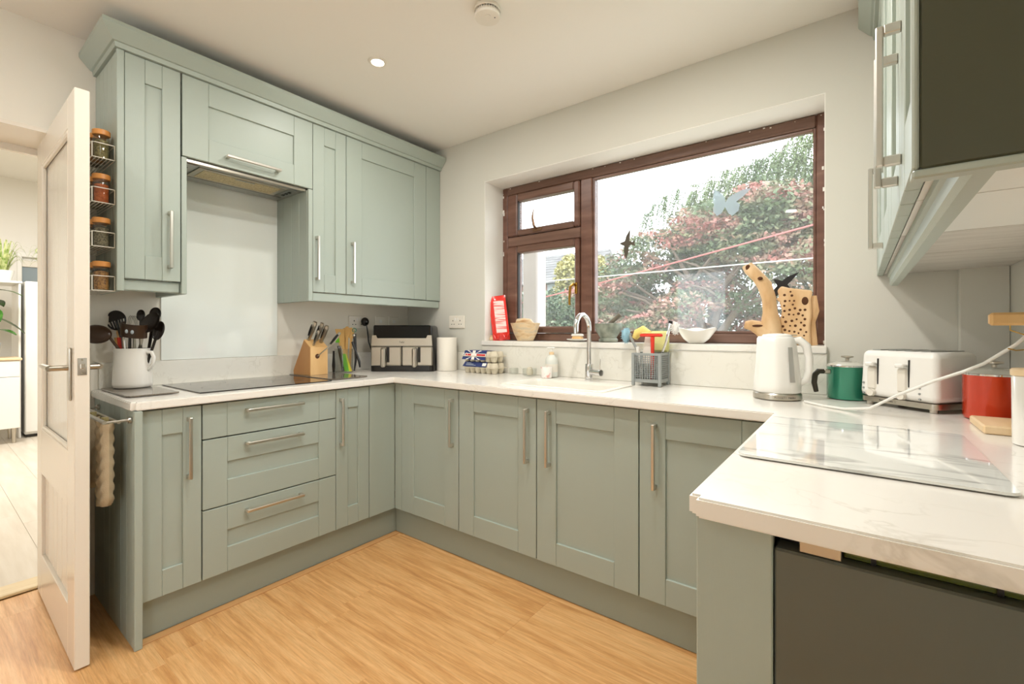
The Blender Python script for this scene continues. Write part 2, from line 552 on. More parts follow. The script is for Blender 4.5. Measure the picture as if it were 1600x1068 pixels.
def text_mesh(name, body, size, m, parent, mtx, align='CENTER', ext=.0004):
    cu = bpy.data.curves.new('t', 'FONT')
    cu.body = body
    cu.size = size
    cu.align_x = align
    cu.align_y = 'CENTER'
    cu.extrude = ext
    t = bpy.data.objects.new('t', cu)
    COL.objects.link(t)
    dg = bpy.context.evaluated_depsgraph_get()
    me = bpy.data.meshes.new_from_object(t.evaluated_get(dg))
    bpy.data.objects.remove(t)
    me.transform(mtx)
    me.materials.clear()
    me.materials.append(m)
    o = bpy.data.objects.new(name, me)
    COL.objects.link(o)
    if parent:
        o.parent = parent
    return o


def frame_mtx(origin, xdir, ydir):
    x = Vector(xdir).normalized()
    y = Vector(ydir).normalized()
    z = x.cross(y)
    m = Matrix((x, y, z)).transposed().to_4x4()
    m.translation = Vector(origin)
    return m


# local frames for the three runs: (a along the run, d out into the room, z)
fL = lambda a, d, z: (d, a, z)
fB = lambda a, d, z: (a, -d, z)
WR = 3.123
fR = lambda a, d, z: (WR - d, a, z)

# ------------------------------------------------------------------ room shell
H = 2.457
YR = -4.3
g = G()
g.box(-.3, 0, -1.87, .35, 0, H)
g.box(-.3, 0, -2.72, -1.87, 2.02, H)
g.box(-.3, 0, YR, -2.72, 0, H)
struct('wall_left', g, m_wall)
WX0, WX1, WZ0, WZ1 = .765, 2.609, 1.10, 2.154
g = G()
g.box(0, WX0, 0, .35, 0, H)
g.box(WX1, WR + .2, 0, .35, 0, H)
g.box(WX0, WX1, 0, .35, 0, WZ0 - .03)
g.box(WX0, WX1, 0, .35, WZ1, H)
struct('wall_back', g, m_wall2)
g = G()
e = .004
g.box(WX0, WX0 + e, .001, .2, WZ0, WZ1)
g.box(WX1 - e, WX1, .001, .2, WZ0, WZ1)
g.box(WX0 + e, WX1 - e, .001, .2, WZ1 - e, WZ1)
struct('trim_1', g, m_reveal)
g = G()
g.box(WR, WR + .2, -3.3, 0, 0, H)
g.box(WR, WR + .2, YR, -4.15, 0, H)
g.box(WR, WR + .2, -4.15, -3.3, 2.1, H)
g.box(WR, WR + .2, -4.15, -3.3, 0, .1)
struct('wall_right', g, m_wall2)
wr_ = struct('door_2', None, None, (WR + .1, -3.7, .1))  # unseen glazed door, added so daylight reaches the hob run
for y in (-4.15, -3.36):
    obj('frame_stile', G().box(WR + .07, WR + .13, y, y + .06, .1, 2.1, .004), m_wplastic, wr_, world=True)
for z in (.1, 2.04):
    obj('frame_rail', G().box(WR + .071, WR + .129, -4.089, -3.361, z, z + .06, .004), m_wplastic, wr_, world=True)
for y in (-4.088,):
    obj('pane', G().box(WR + .098, WR + .102, y, y + .726, .161, 2.039), m_pane, wr_, world=True, smooth=False)
g = G()
g.box(-.3, .45, YR - .15, YR, 0, H)
g.box(1.25, WR + .2, YR - .15, YR, 0, H)
g.box(.45, 1.25, YR - .15, YR, 2.1, H)
g.box(.45, 1.25, YR - .15, YR, 0, 1.0)
struct('wall_front', g, m_wall)
wb_ = struct('window_3', None, None, (.85, YR - .07, 1.0))  # unseen rear window, added to light the room more evenly
for x in (.45, 1.19):
    obj('frame_stile', G().box(x, x + .06, YR - .1, YR - .04, 1.0, 2.1, .004), m_wplastic, wb_, world=True)
for z in (1.0, 2.04):
    obj('frame_rail', G().box(.511, 1.189, YR - .1, YR - .041, z, z + .06, .004), m_wplastic, wb_, world=True)
obj('pane', G().box(.512, 1.188, YR - .072, YR - .068, 1.061, 2.039), m_pane, wb_, world=True, smooth=False)
struct('ceiling', G().box(-.3, WR + .2, YR - .15, .35, H, H + .1), m_ceil)
struct('trim_2', G().box(3.0, WR - .001, -.045, -.001, .95, 1.40, .002), m_wall2)
fl = struct('floor', G().box(-.3, WR, YR, 0, -.1, -.012), m_oak_edge)
# planks
PWD, PLN = .192, 1.285
plank = {}
rng = random.Random(3)
row = 0
y = .0
while y > YR + .01:
    x = -.26 - rng.random() * 1.1
    y1 = max(y - PWD, YR)
    while x < WR:
        x0, x1 = max(x, -.26), min(x + PLN, WR)
        if x1 - x0 > .05:
            key = (round(x1 - x0, 3), round(y - y1, 3))
            if key not in plank:
                plank[key] = mesh_of('plank', G().box(0, key[0] - .0003, -key[1] + .0003, 0, -.012, 0, .0005), m_oak, False)
            p = obj('plank', plank[key], None, fl)
            p.location = (x0, y, 0)
        x += PLN
    y -= PWD
g = G().box(.552, .592, -1.78, -.56, .0002, .004, .001)
obj('edging_strip', g, m_oak_edge, fl)

# window wall: quartz sill, upstand panel
g = G().box(WX0 - .01, WX1 + .005, -.022, .19, WZ0 - .018, WZ0 + .012, .003)
struct('trim_3', g, m_quartz)

# ------------------------------------------------------------------ window
def frame_box(name, x0, x1, z0, z1, w, y0, y1, m, mh, parent, b=.006, wl=None, wb=None):
    wl = wl or w
    wb = wb or w
    obj(name + '_stile', G().box(x0, x0 + wl, y0, y1, z0, z1, b), m, parent)
    obj(name + '_stile', G().box(x1 - w, x1, y0, y1, z0, z1, b), m, parent)
    obj(name + '_rail', G().box(x0 + wl, x1 - w, y0 + .001, y1, z1 - w, z1, b), mh, parent)
    obj(name + '_rail', G().box(x0 + wl, x1 - w, y0 + .001, y1, z0, z0 + wb, b), mh, parent)


win = struct('window_1', None, None, (1.687, .2, WZ0))
FZ0, FZ1 = 1.112, 2.148
wf = obj('outer_frame', G().box(.768, .812, .185, .27, FZ0, FZ1, .006), m_brown, win, world=True)
obj('frame_stile', G().box(2.566, 2.606, .185, .27, FZ0, FZ1, .006), m_brown, wf)
obj('frame_rail', G().box(.812, 2.566, .186, .27, FZ1 - .055, FZ1, .006), m_brown_h, wf)
obj('frame_rail', G().box(.812, 2.566, .186, .27, FZ0, FZ0 + .048, .006), m_brown_h, wf)
obj('mullion', G().box(1.372, 1.45, .184, .27, FZ0 + .048, FZ1 - .055, .006), m_brown, wf)
obj('transom', G().box(.812, 1.372, .187, .27, 1.742, 1.81, .006), m_brown_h, wf)
# beads of the fixed light
obj('glazing_bead', G().box(1.45, 1.462, .195, .21, FZ0 + .05, FZ1 - .057, .003), m_brown, wf)
obj('glazing_bead', G().box(2.553, 2.566, .195, .21, FZ0 + .05, FZ1 - .057, .003), m_brown, wf)
obj('glazing_bead', G().box(1.462, 2.553, .195, .21, FZ0 + .048, FZ0 + .062, .003), m_brown_h, wf)
obj('glazing_bead', G().box(1.462, 2.553, .195, .21, FZ1 - .07, FZ1 - .056, .003), m_brown_h, wf)
obj('pane', G().box(1.455, 2.562, .226, .23, FZ0 + .045, FZ1 - .05), m_pane, wf, smooth=False)
sv = obj('vent_sash', G().box(.818, .9, .172, .24, 1.812, 2.09, .008), m_brown, win, world=True)
obj('sash_stile', G().box(1.33, 1.37, .172, .24, 1.812, 2.09, .008), m_brown, sv)
obj('sash_rail', G().box(.9, 1.33, .173, .24, 2.042, 2.09, .008), m_brown_h, sv)
obj('sash_rail', G().box(.9, 1.33, .173, .24, 1.812, 1.85, .008), m_brown_h, sv)
obj('gasket', G().box(.898, .906, .18, .2, 1.85, 2.042), m_gasket, sv)
obj('pane', G().box(.895, 1.335, .205, .209, 1.845, 2.05), m_pane, sv, smooth=False)
g = G()
g.tube([(1.06, .165, 1.835), (1.06, .14, 1.85), (1.052, .135, 1.9), (1.057, .14, 1.955)], [.008, .009, .008, .003], 8)
g.box(1.03, 1.1, .162, .172, 1.818, 1.842, .003)
obj('window_stay', g, m_gold_d, sv)
sc = obj('casement_sash', G().box(.818, .9, .168, .24, 1.162, 1.74, .008), m_brown, win, world=True)
obj('sash_stile', G().box(1.338, 1.37, .168, .24, 1.162, 1.74, .008), m_brown, sc)
obj('sash_rail', G().box(.9, 1.338, .169, .24, 1.695, 1.74, .008), m_brown_h, sc)
obj('sash_rail', G().box(.9, 1.338, .169, .24, 1.162, 1.204, .008), m_brown_h, sc)
obj('gasket', G().box(.898, .908, .178, .2, 1.204, 1.695), m_gasket, sc)
obj('pane', G().box(.895, 1.342, .205, .209, 1.2, 1.7), m_pane, sc, smooth=False)
g = G()
g.box(1.345, 1.363, .155, .17, 1.40, 1.47, .004)
g.tube([(1.354, .16, 1.45), (1.354, .125, 1.455), (1.34, .118, 1.44), (1.334, .118, 1.38), (1.334, .118, 1.33)], [.008, .009, .009, .008, .007], 8)
obj('casement_handle', g, m_brass, sc)
# small bits of white filler round the frame
g = G()
for k in range(40):
    a = rng.random()
    if k % 3 == 0:
        x, z = 2.59 + rng.random() * .012, FZ0 + a * 1.02
    elif k % 3 == 1:
        x, z = .80 + a * 1.8, FZ1 - .004 - rng.random() * .01
    else:
        x, z = .772 + rng.random() * .01, FZ0 + a
    s = .0015 + rng.random() * .004
    g.box(x - s, x + s, .183, .1862, z - s * (2 if k % 3 != 1 else .6), z + s * (2 if k % 3 != 1 else .6))
fo = obj('filler_smears', g, m_reveal, wf, smooth=False)
fo['kind'] = 'stuff'

# ------------------------------------------------------------------ cabinet helpers
def handle(parent, f, a, z, d, length, vertical=True, label=None):
    """square bar handle with two short posts; (a,z) its centre, d the door face"""
    g = G(f)
    h = length / 2
    out = .034
    t = .0062
    if vertical:
        g.box(a - t, a + t, d + out - .011, d + out, z - h, z + h, .002)
        for s in (-1, 1):
            g.box(a - t, a + t, d, d + out - .0111, z + s * (h - .008) - .008, z + s * (h - .008) + .008, .0015)
    else:
        g.box(a - h, a + h, d + out - .011, d + out, z - t, z + t, .002)
        for s in (-1, 1):
            g.box(a + s * (h - .008) - .008, a + s * (h - .008) + .008, d, d + out - .0111, z - t, z + t, .0015)
    return obj('handle', g, m_nickel, parent)


def door(parent, f, a0, a1, z0, z1, d, st=.1, rl=.1, name='door', recess=.0095, hz=None, hd=None, hl=.245, vert=True, rt=None):
    """shaker door: recessed panel, two stiles, two rails, handle"""
    gp = .0014
    a0, a1, z0, z1 = a0 + gp, a1 - gp, z0 + gp, z1 - gp
    rt = rt or rl
    t = .020
    p = obj(name, G(f).box(a0 + st - .006, a1 - st + .006, d - t + .001, d - recess, z0 + rl - .006, z1 - rt + .006), m_paint, parent, world=True, smooth=False)
    for s in (0, 1):
        b0, b1 = (a0, a0 + st) if s == 0 else (a1 - st, a1)
        obj('stile', G(f).box(b0, b1, d - t, d, z0, z1, .0016), m_paint, p)
    j = .0005
    obj('rail', G(f).box(a0 + st + j, a1 - st - j, d - t, d - .0003, z0, z0 + rl, .0016), m_paint_h, p)
    obj('rail', G(f).box(a0 + st + j, a1 - st - j, d - t, d - .0003, z1 - rt, z1, .0016), m_paint_h, p)
    if hd is not None:
        handle(p, f, hd, hz, d, hl, vert)
    return p


def boards(parent, f, name, spans, fn, m):
    for a, b in spans:
        obj(name, fn(a, b), m, parent, world=True)


ZB, ZT = .150, .872
DF = .578
# ------------------------------------------------------------------ base cabinets, hob run (left)
c1 = thing('base_cabinet', 'narrow sage base cabinet with tongue and groove end beside the white door', 'cabinet', (.3, -1.66, 0), group='sage base cabinets')
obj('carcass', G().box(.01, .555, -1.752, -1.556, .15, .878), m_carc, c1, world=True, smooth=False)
door(c1, fL, -1.753, -1.554, ZB, ZT, DF, .064, .1, hd=-1.601, hz=.707)
for x0 in [.012 + .083 * i for i in range(7)]:
    obj('end_board', G().box(x0, x0 + .0822, -1.779, -1.757, .002, .878, .002), m_paint, c1, world=True)
obj('end_stile', G().box(.594, .612, -1.78, -1.7555, .001, .878, .002), m_paint, c1, world=True)
c2 = thing('drawer_cabinet', 'wide sage drawer unit with three drawers beneath the hob', 'drawers', (.3, -1.25, 0))
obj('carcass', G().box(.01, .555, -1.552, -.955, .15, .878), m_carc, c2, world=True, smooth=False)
D0, D1 = -1.552, -.952
for i, (z0, z1, hz) in enumerate(((.727, .872, .829), (.4365, .7245, .684), (.150, .434, .391))):
    if i == 0:
        p = obj('drawer', G(fL).box(D0 + .0928, D1 - .0928, DF - .02, DF, z0 + .0014, z1 - .0014, .0016), m_paint_h, c2, world=True)
        for a0, a1 in ((D0 + .0014, D0 + .0923), (D1 - .0923, D1 - .0014)):
            obj('stile', G(fL).box(a0, a1, DF - .02, DF, z0 + .0014, z1 - .0014, .0016), m_paint, p)
        handle(p, fL, -1.262, hz, DF, .255, False)
    else:
        door(c2, fL, D0, D1, z0, z1, DF, .092, .104, 'drawer', hd=-1.262, hz=hz, hl=.255, vert=False)
c3 = thing('base_cabinet', 'narrow sage base cabinet right of the drawers with corner filler', 'cabinet', (.3, -.83, 0), group='sage base cabinets')
obj('carcass', G().box(.01, .555, -.95, -.60, .15, .878), m_carc, c3, world=True, smooth=False)
door(c3, fL, -.952, -.752, ZB, ZT, DF, .067, .1, hd=-.928, hz=.705)
obj('filler', G(fL).box(-.7495, -DF - .0005, DF - .02, DF, ZB, ZT, .0016), m_paint, c3, world=True)

# window run
b1 = thing('base_cabinet', 'sage base cabinet nearest the inside corner, one door', 'cabinet', (.85, -.3, 0), group='sage base cabinets')
obj('carcass', G().box(.57, 1.083, -.555, -.01, .15, .878), m_carc, b1, world=True, smooth=False)
obj('filler', G(fB).box(DF + .0005, .636, DF - .02, DF, ZB, ZT, .0016), m_paint, b1, world=True)
door(b1, fB, .6375, 1.085, ZB, ZT, DF, .1, .1, hd=1.048, hz=.702)
b2 = thing('sink_cabinet', 'wide sage base cabinet with two doors below the sink', 'cabinet', (1.55, -.3, 0), group='sage base cabinets')
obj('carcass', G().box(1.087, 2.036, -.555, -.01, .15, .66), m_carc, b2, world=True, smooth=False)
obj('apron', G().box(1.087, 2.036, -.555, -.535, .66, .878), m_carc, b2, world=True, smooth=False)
door(b2, fB, 1.087, 1.566, ZB, ZT, DF, .1, .1, hd=1.522, hz=.70)
door(b2, fB, 1.568, 2.042, ZB, ZT, DF, .1, .1, hd=1.636, hz=.703)
b3 = thing('base_cabinet', 'sage base cabinet right of the sink doors, half hidden by the worktop end', 'cabinet', (2.28, -.3, 0), group='sage base cabinets')
obj('carcass', G().box(2.04, 2.50, -.555, -.01, .15, .878), m_carc, b3, world=True, smooth=False)
door(b3, fB, 2.044, 2.505, ZB, ZT, DF, .1, .1, hd=2.108, hz=.703)
# plinths
tag(obj('plinth', G().box(.53, .548, -1.755, -.545, .002, .149, .001), m_plinth), 'grey green kickboard below the hob run of cabinets', 'plinth')
tag(obj('plinth', G().box(.549, 2.515, -.548, -.53, .002, .149, .001), m_plinth), 'grey green kickboard below the sink run of cabinets', 'plinth')
# right-hand base: end panel and appliance facing the camera
r1 = thing('base_cabinet', 'sage base end panel under the near end of the right worktop', 'cabinet', (2.56, -1.0, 0), group='sage base cabinets')
obj('end_panel', G().box(2.507, 2.6155, -1.502, -1.482, .002, .878, .002), m_paint, r1, world=True)
obj('carcass', G().box(2.51, 2.612, -1.4815, -.59, .15, .878), m_paint, r1, world=True, smooth=False)
ap = thing('dishwasher', 'dark grey steel fronted dishwasher beneath the right worktop', 'dishwasher', (2.87, -1.2, 0))
obj('body', G().box(2.62, 3.115, -1.46, -.92, .02, .872), m_gasket, ap, world=True, smooth=False)
obj('front_panel', G().box(2.617, 3.118, -1.500, -1.4605, .10, .852, .003), m_steel_ap, ap, world=True)
obj('kick_panel', G().box(2.63, 3.11, -1.47, -1.4605, .005, .098, .002), m_dark, ap, world=True)
st = obj('control_strip', G().box(2.70, 3.115, -1.478, -1.4605, .8525, .8765, .002), m_olive_refl, ap, world=True)
for x in (2.733, 2.853, 2.97):
    obj('divider', G().box(x - .003, x + .003, -1.4805, -1.478, .8525, .8765), m_dark, st)
obj('badge_plate', G().box(2.648, 2.698, -1.494, -1.4605, .8525, .873, .001), m_steel, ap, 'small bright metal plate', world=True)

# ------------------------------------------------------------------ worktop (one continuous slab with a sink cut-out)
SX0, SX1, SY0, SY1 = 1.31, 1.85, -.50, -.20
xs = [.003, .612, SX0, SX1, 2.50, WR - .003]
ys = [-1.789, -1.53, -.612, SY0, SY1, -.003]


def occ(i, j):
    x, y = (xs[i] + xs[i + 1]) / 2, (ys[j] + ys[j + 1]) / 2
    if SX0 < x < SX1 and SY0 < y < SY1:
        return False
    return y > -.612 or x < .612 or (x > 2.5 and y > -1.53)


bm = bmesh.new()
vd = {}
ZW0, ZW1 = .880, .912


def vv(i, j):
    if (i, j) not in vd:
        vd[(i, j)] = bm.verts.new((xs[i], ys[j], ZW1))
    return vd[(i, j)]


fcs = []
for i in range(5):
    for j in range(5):
        if occ(i, j):
            fcs.append(bm.faces.new((vv(i, j), vv(i + 1, j), vv(i + 1, j + 1), vv(i, j + 1))))
ex = bmesh.ops.extrude_face_region(bm, geom=fcs)
for v in ex['geom']:
    if isinstance(v, bmesh.types.BMVert):
        v.co.z = ZW0
bmesh.ops.recalc_face_normals(bm, faces=bm.faces)
bm.edges.ensure_lookup_table()
ve = [q for q in bm.edges if abs(q.verts[0].co.z - q.verts[1].co.z) > .01 and (
    (abs(q.verts[0].co.x - .612) < .01 and q.verts[0].co.y < -1.7) or (abs(q.verts[0].co.x - 2.5) < .01 and q.verts[0].co.y < -1.5))]
bmesh.ops.bevel(bm, geom=ve, offset=.014, segments=4, affect='EDGES')
te = [q for q in bm.edges if len(q.link_faces) == 2 and q.calc_face_angle() > R(70) and abs(q.verts[0].co.z - q.verts[1].co.z) < .001]
bmesh.ops.bevel(bm, geom=te, offset=.0035, segments=2, affect='EDGES')
me = bpy.data.meshes.new('worktop')
bm.to_mesh(me)
bm.free()
me.shade_smooth()
me.set_sharp_from_angle(angle=R(40))
me.materials.append(m_quartz)
wt = tag(obj('worktop', me, None), 'white quartz worktop running round three sides of the kitchen', 'worktop')
obj('upstand', G().box(.001, .015, -1.765, -.002, .9125, 1.03, .002), m_splashq, wt)
obj('upstand', G().box(.016, WX0 - .012, -.014, -.001, .9125, 1.03, .002), m_splashq, wt)
obj('upstand', G().box(WX0 - .011, WX1 + .006, -.014, -.001, .9125, 1.081, .002), m_splashq, wt)
obj('upstand', G().box(WX1 + .007, 2.999, -.014, -.001, .9125, 1.03, .002), m_splashq, wt)

# sink
g = G()
x0, x1, y0, y1 = SX0 - .012, SX1 + .012, SY0 - .012, SY1 + .012
zt = .9135


def ringq(a, b):
    n = len(a)
    g.add(a + b, [(i, (i + 1) % n, n + (i + 1) % n, n + i) for i in range(n)])


def rr(xa, xb, ya, yb, z, r, n=5):
    pts = []
    for cx, cy, a0 in ((xb - r, yb - r, 0), (xa + r, yb - r, 90), (xa + r, ya + r, 180), (xb - r, ya + r, 270)):
        for k in range(n + 1):
            a = R(a0 + 90 * k / n)
            pts.append((cx + r * math.cos(a), cy + r * math.sin(a), z))
    return pts


l0 = rr(x0, x1, y0, y1, .9122, .02)
l1 = rr(x0 + .001, x1 - .001, y0 + .001, y1 - .001, .9165, .02)
l2 = rr(x0 + .03, x1 - .03, y0 + .03, y1 - .03, .9165, .03)
l3 = rr(x0 + .034, x1 - .034, y0 + .034, y1 - .034, .905, .03)
l4 = rr(x0 + .05, x1 - .05, y0 + .05, y1 - .05, .74, .05)
for a, b in ((l0, l1), (l1, l2), (l2, l3), (l3, l4)):
    ringq(a, b)
g.add(l4, [tuple(range(len(l4)))])
sk = tag(obj('sink', g, m_sink, smooth=True), 'white composite inset sink in front of the window', 'sink')
obj('drain', G().cyl((1.58, -.35, .7405), (1.58, -.35, .744), .04, n=24), m_chrome, sk)

# tap
t = thing('mixer_tap', 'chrome swan neck mixer tap behind the sink', 'tap', (1.572, -.085, .912))
obj('base', G().lathe([(.025, 0), (.025, .004), (.0215, .006), (.0215, .085), (.0195, .088)]), m_chrome, t)
pts = [(0, 0, .085), (0, 0, .18), (0, 0, .275)]
for k in range(1, 13):
    a = PI * k / 12
    pts.append((0, -.072 * (1 - math.cos(a)), .275 + .072 * math.sin(a)))
pts += [(0, -.144, .25)]
obj('spout', G().tube(pts, .0125, 16), m_chrome, t)
g = G()
g.tube([(.015, -.006, .045), (.085, -.03, .045)], .0165, 14)
g.tube([(.078, -.028, .05), (.08, -.028, .12)], [.0035, .0035], 8)
obj('lever', g, m_chrome, t)

# ------------------------------------------------------------------ wall cabinets, hob side
UD = .352
U0, U1 = 1.387, 2.306
PB = 1.336
w1 = thing('wall_cabinet', 'narrow sage wall cabinet left of the extractor with spice racks on its side', 'cabinet', (.17, -1.66, PB), group='sage wall cabinets')
obj('carcass', G().box(.003, .329, -1.752, -1.574, 1.39, 2.3), m_white_carc, w1, world=True, smooth=False)
for i in range(5):
    obj('end_board', G().box(.003 + .067 * i, .003 + .067 * i + .0663, -1.7745, -1.7535, PB, 2.3, .002), m_paint, w1, world=True)
obj('end_stile', G().box(.3385, .357, -1.776, -1.7525, PB, 2.306, .002), m_paint, w1, world=True)
obj('inner_end_panel', G().box(.003, .354, -1.556, -1.536, PB, 1.94, .002), m_paint, w1, world=True)
door(w1, fL, -1.752, -1.558, U0, U1, UD, .066, .1, hd=-1.6, hz=1.565)
obj('pelmet', G().box(.305, .335, -1.752, -1.557, PB + .004, 1.386, .004), m_paint_h, w1, world=True)
w2 = thing('wall_cabinet', 'sage lift up cabinet over the extractor with a horizontal handle', 'cabinet', (.17, -1.25, 1.94), group='sage wall cabinets')
obj('carcass', G().box(.003, .329, -1.535, -.978, 2.02, 2.3), m_white_carc, w2, world=True, smooth=False)
door(w2, fL, -1.554, -.951, 1.944, U1, UD, .102, .104, hd=-1.258, hz=1.99, hl=.25, vert=False)
w3 = thing('wall_cabinet', 'narrow sage wall cabinet immediately right of the extractor', 'cabinet', (.17, -.85, PB), group='sage wall cabinets')
obj('carcass', G().box(.003, .329, -.95, -.75, 1.39, 2.3), m_white_carc, w3, world=True, smooth=False)
for i in range(4):
    obj('end_board', G().box(.003 + .0835 * i, .003 + .0835 * i + .0828, -.976, -.955, PB, 1.94, .002), m_paint, w3, world=True)
obj('end_stile', G().box(.3375, .354, -.9765, -.952, PB, 1.942, .002), m_paint, w3, world=True)
door(w3, fL, -.951, -.7475, U0, U1, UD, .066, .1, hd=-.932, hz=1.572, hl=.24)
w4 = thing('wall_cabinet', 'wide sage wall cabinet meeting the window wall', 'cabinet', (.17, -.37, PB), group='sage wall cabinets')
obj('carcass', G().box(.003, .329, -.748, -.004, 1.39, 2.3), m_white_carc, w4, world=True, smooth=False)
door(w4, fL, -.746, -.134, U0, U1, UD, .102, .1, hd=-.712, hz=1.572, hl=.24)
obj('filler', G(fL).box(-.131, -.002, UD - .018, UD - .001, U0, U1, .0016), m_paint, w4, world=True)
obj('pelmet', G().box(.318, .346, -.952, -.006, PB, 1.385, .005), m_paint_h, w4, world=True)


def cornice(path, closed_left=True):
    """sweep of the moulding profile with mitred corners; path in (x,y), outward = left normal"""
    prof = [(-.02, 2.3065), (.006, 2.3065), (.009, 2.325), (.016, 2.327), (.05, 2.366), (.053, 2.372), (.053, 2.388), (-.02, 2.388)]
    g = G()
    n = len(path)
    rings = []
    for i, p in enumerate(path):
        p = Vector(p)
        d0 = (p - Vector(path[i - 1])).normalized() if i > 0 else None
        d1 = (Vector(path[i + 1]) - p).normalized() if i < n - 1 else None
        nn = []
        for d in (d0, d1):
            if d is not None:
                nn.append(Vector((d.y, -d.x)))
        if len(nn) == 2:
            o = (nn[0] + nn[1])
            o = o / (1 + nn[0].dot(nn[1]))
        else:
            o = nn[0]
        rings.append([(p.x + o.x * q, p.y + o.y * q, z) for q, z in prof])
    vs = [v for r_ in rings for v in r_]
    m = len(prof)
    fs = []
    for i in range(n - 1):
        for k in range(m):
            l = (k + 1) % m
            fs.append((i * m + k, i * m + l, (i + 1) * m + l, (i + 1) * m + k))
    fs.append(tuple(range(m)))
    fs.append(tuple((n - 1) * m + k for k in range(m))[::-1])
    return g.add(vs, fs)


tag(obj('cornice', cornice([(.003, -1.777), (.359, -1.777), (.359, -.003)]), m_paint_h, ang=25), 'sage cornice moulding along the top of the cabinets over the hob', 'cornice')

# extractor hood
hd = thing('extractor_hood', 'grey canopy extractor hood set into the cabinets above the hob', 'extractor', (.17, -1.25, 1.93))
obj('body', G().box(.02, .325, -1.534, -.979, 1.934, 2.018), m_alu, hd, world=True, smooth=False)
obj('front_lip', G().box(.3255, .333, -1.534, -.979, 1.928, 1.943, .002), m_steel, hd, 'bright steel front lip', world=True)
fr = obj('filter_frame', G().box(.115, .285, -1.465, -1.055, 1.929, 1.9335), m_steel, hd, world=True, smooth=False)
obj('filter', G().box(.135, .265, -1.44, -1.08, 1.9275, 1.9288), m_filter, fr, 'beige mesh grease filter', smooth=False)
obj('latch', G().box(.25, .262, -1.30, -1.21, 1.924, 1.9274, .001), m_alu, fr)
obj('rear_panel', G().box(.03, .10, -1.52, -1.0, 1.930, 1.9335, .001), m_alu, hd, world=True)
cp = obj('switch_plate', G().box(.12, .29, -1.045, -1.0, 1.930, 1.9335, .001), m_alu, hd, world=True)
for k in range(3):
    obj('switch', G().box(.16 + .035 * k, .178 + .035 * k, -1.03, -1.016, 1.926, 1.930, .001), m_dark, cp)
obj('side_plate', G().box(.12, .30, -1.525, -1.475, 1.930, 1.9335, .001), m_alu, hd, world=True)
obj('slot', G().box(.24, .25, -1.524, -1.50, 1.9285, 1.930), m_dark, hd, world=True)

# glass splashback
tag(obj('splashback', G().box(.002, .008, -1.5355, -.9765, 1.0315, 1.95, .001), m_splash), 'pale glass splashback panel behind the hob', 'splashback')

# hob and glass boards
hb = tag(obj('hob', G().box(.05, .53, -1.545, -.945, .9125, .917, .002), m_hob), 'black glass hob set on the worktop below the extractor', 'hob')
g = G()
for (x, y, r) in ((.17, -1.39, .075), (.17, -1.1, .095), (.38, -1.39, .095), (.38, -1.1, .075)):
    for k in range(40):
        a0, a1 = 2 * PI * k / 40, 2 * PI * (k + 1) / 40
        g.quad(*[(x + q * math.cos(a), y + q * math.sin(a), .9173) for q, a in ((r, a0), (r, a1), (r - .002, a1), (r - .002, a0))])
obj('zone_marking', g, m_alu, hb, smooth=False)


def slab(x0, x1, y0, y1, z0, z1, r=.02):
    g = G()
    pts = [(p[0], p[1]) for p in rr(x0, x1, y0, y1, 0, r)]
    return g.prism(pts, z0, z1)


def board(name, label, x0, x1, y0, y1, z, th, m, feet=True):
    o = tag(obj(name, slab(x0, x1, y0, y1, z + .003, z + .003 + th), m), label, 'cutting board')
    g = G()
    for x in (x0 + .03, x1 - .03):
        for y in (y0 + .03, y1 - .03):
            g.cyl((x, y, z + .0003), (x, y, z + .0032), .006, n=10)
    obj('feet', g, m_wplastic, o)
    return o


board('glass_cutting_board', 'smoked glass worktop saver under the white utensil jug', .03, .455, -1.765, -1.59, .912, .005, m_saver)
board('glass_cutting_board', 'smoked glass worktop saver under the knife block', .03, .50, -.925, -.70, .912, .005, m_saver)
board('glass_cutting_board', 'large marble patterned glass board on the right worktop', 2.515, 2.92, -1.235, -.715, .912, .005, m_marble)

# ------------------------------------------------------------------ wall cabinets, right side
RX = .35
YE = -1.616
rows = [(-1.598, -1.247), (-1.245, -.892), (-.890, -.537), (-.535, -.184)]
RH = [(-1.287, 1.565), (-1.207, 1.55), (-.575, 1.53), None]
RL = ['sage wall cabinet nearest the camera on the right, with dark end panel', 'second sage wall cabinet from the camera on the right wall', 'third sage wall cabinet from the camera on the right wall', 'farthest sage wall cabinet on the right wall, by the window']
for i, ((a0, a1), h, lb) in enumerate(zip(rows, RH, RL)):
    w = thing('wall_cabinet', lb, 'cabinet', (WR - .17, (a0 + a1) / 2, 1.39), group='sage wall cabinets')
    y0, y1 = a0 + .001, (a1 if i < 3 else -.004) - .001
    obj('carcass', G(fR).box(y0, y1, .003, RX - .022, 1.392, 2.3), m_white_carc if i < 2 else m_greywood, w, world=True, smooth=False)
    if h:
        door(w, fR, a0, a1, U0, U1, RX, .095, .1, hd=h[0], hz=h[1], hl=.235)
    else:
        door(w, fR, a0, a1, U0, U1, RX, .095, .1)
        obj('filler', G(fR).box(-.182, -.003, RX - .02, RX - .001, U0, U1, .0016), m_paint, w, world=True)
    if i == 0:
        obj('end_panel', G(fR).box(YE - .003, YE + .017, .003, RX + .004, 1.346, 2.306, .002), m_endp_shade, w, 'dark satin end panel', world=True)
        obj('bottom_edging', G(fR).box(YE - .004, YE + .0172, .003, RX + .0105, 1.336, 1.3455, .002), m_paint, w, world=True)
        obj('front_edging', G(fR).box(YE - .004, YE + .0172, RX + .0045, RX + .0105, 1.346, 2.306, .002), m_paint, w, world=True)
g = G(fR)
prof = [(-.03, 1.389), (.0, 1.389), (.0, 1.375), (-.006, 1.372), (-.006, 1.35), (-.012, 1.342), (-.03, 1.342)]
g.prism([(RX - .03 + a, z) for a, z in prof], YE + .02, -.05, lambda d, z, a: (a, d, z))
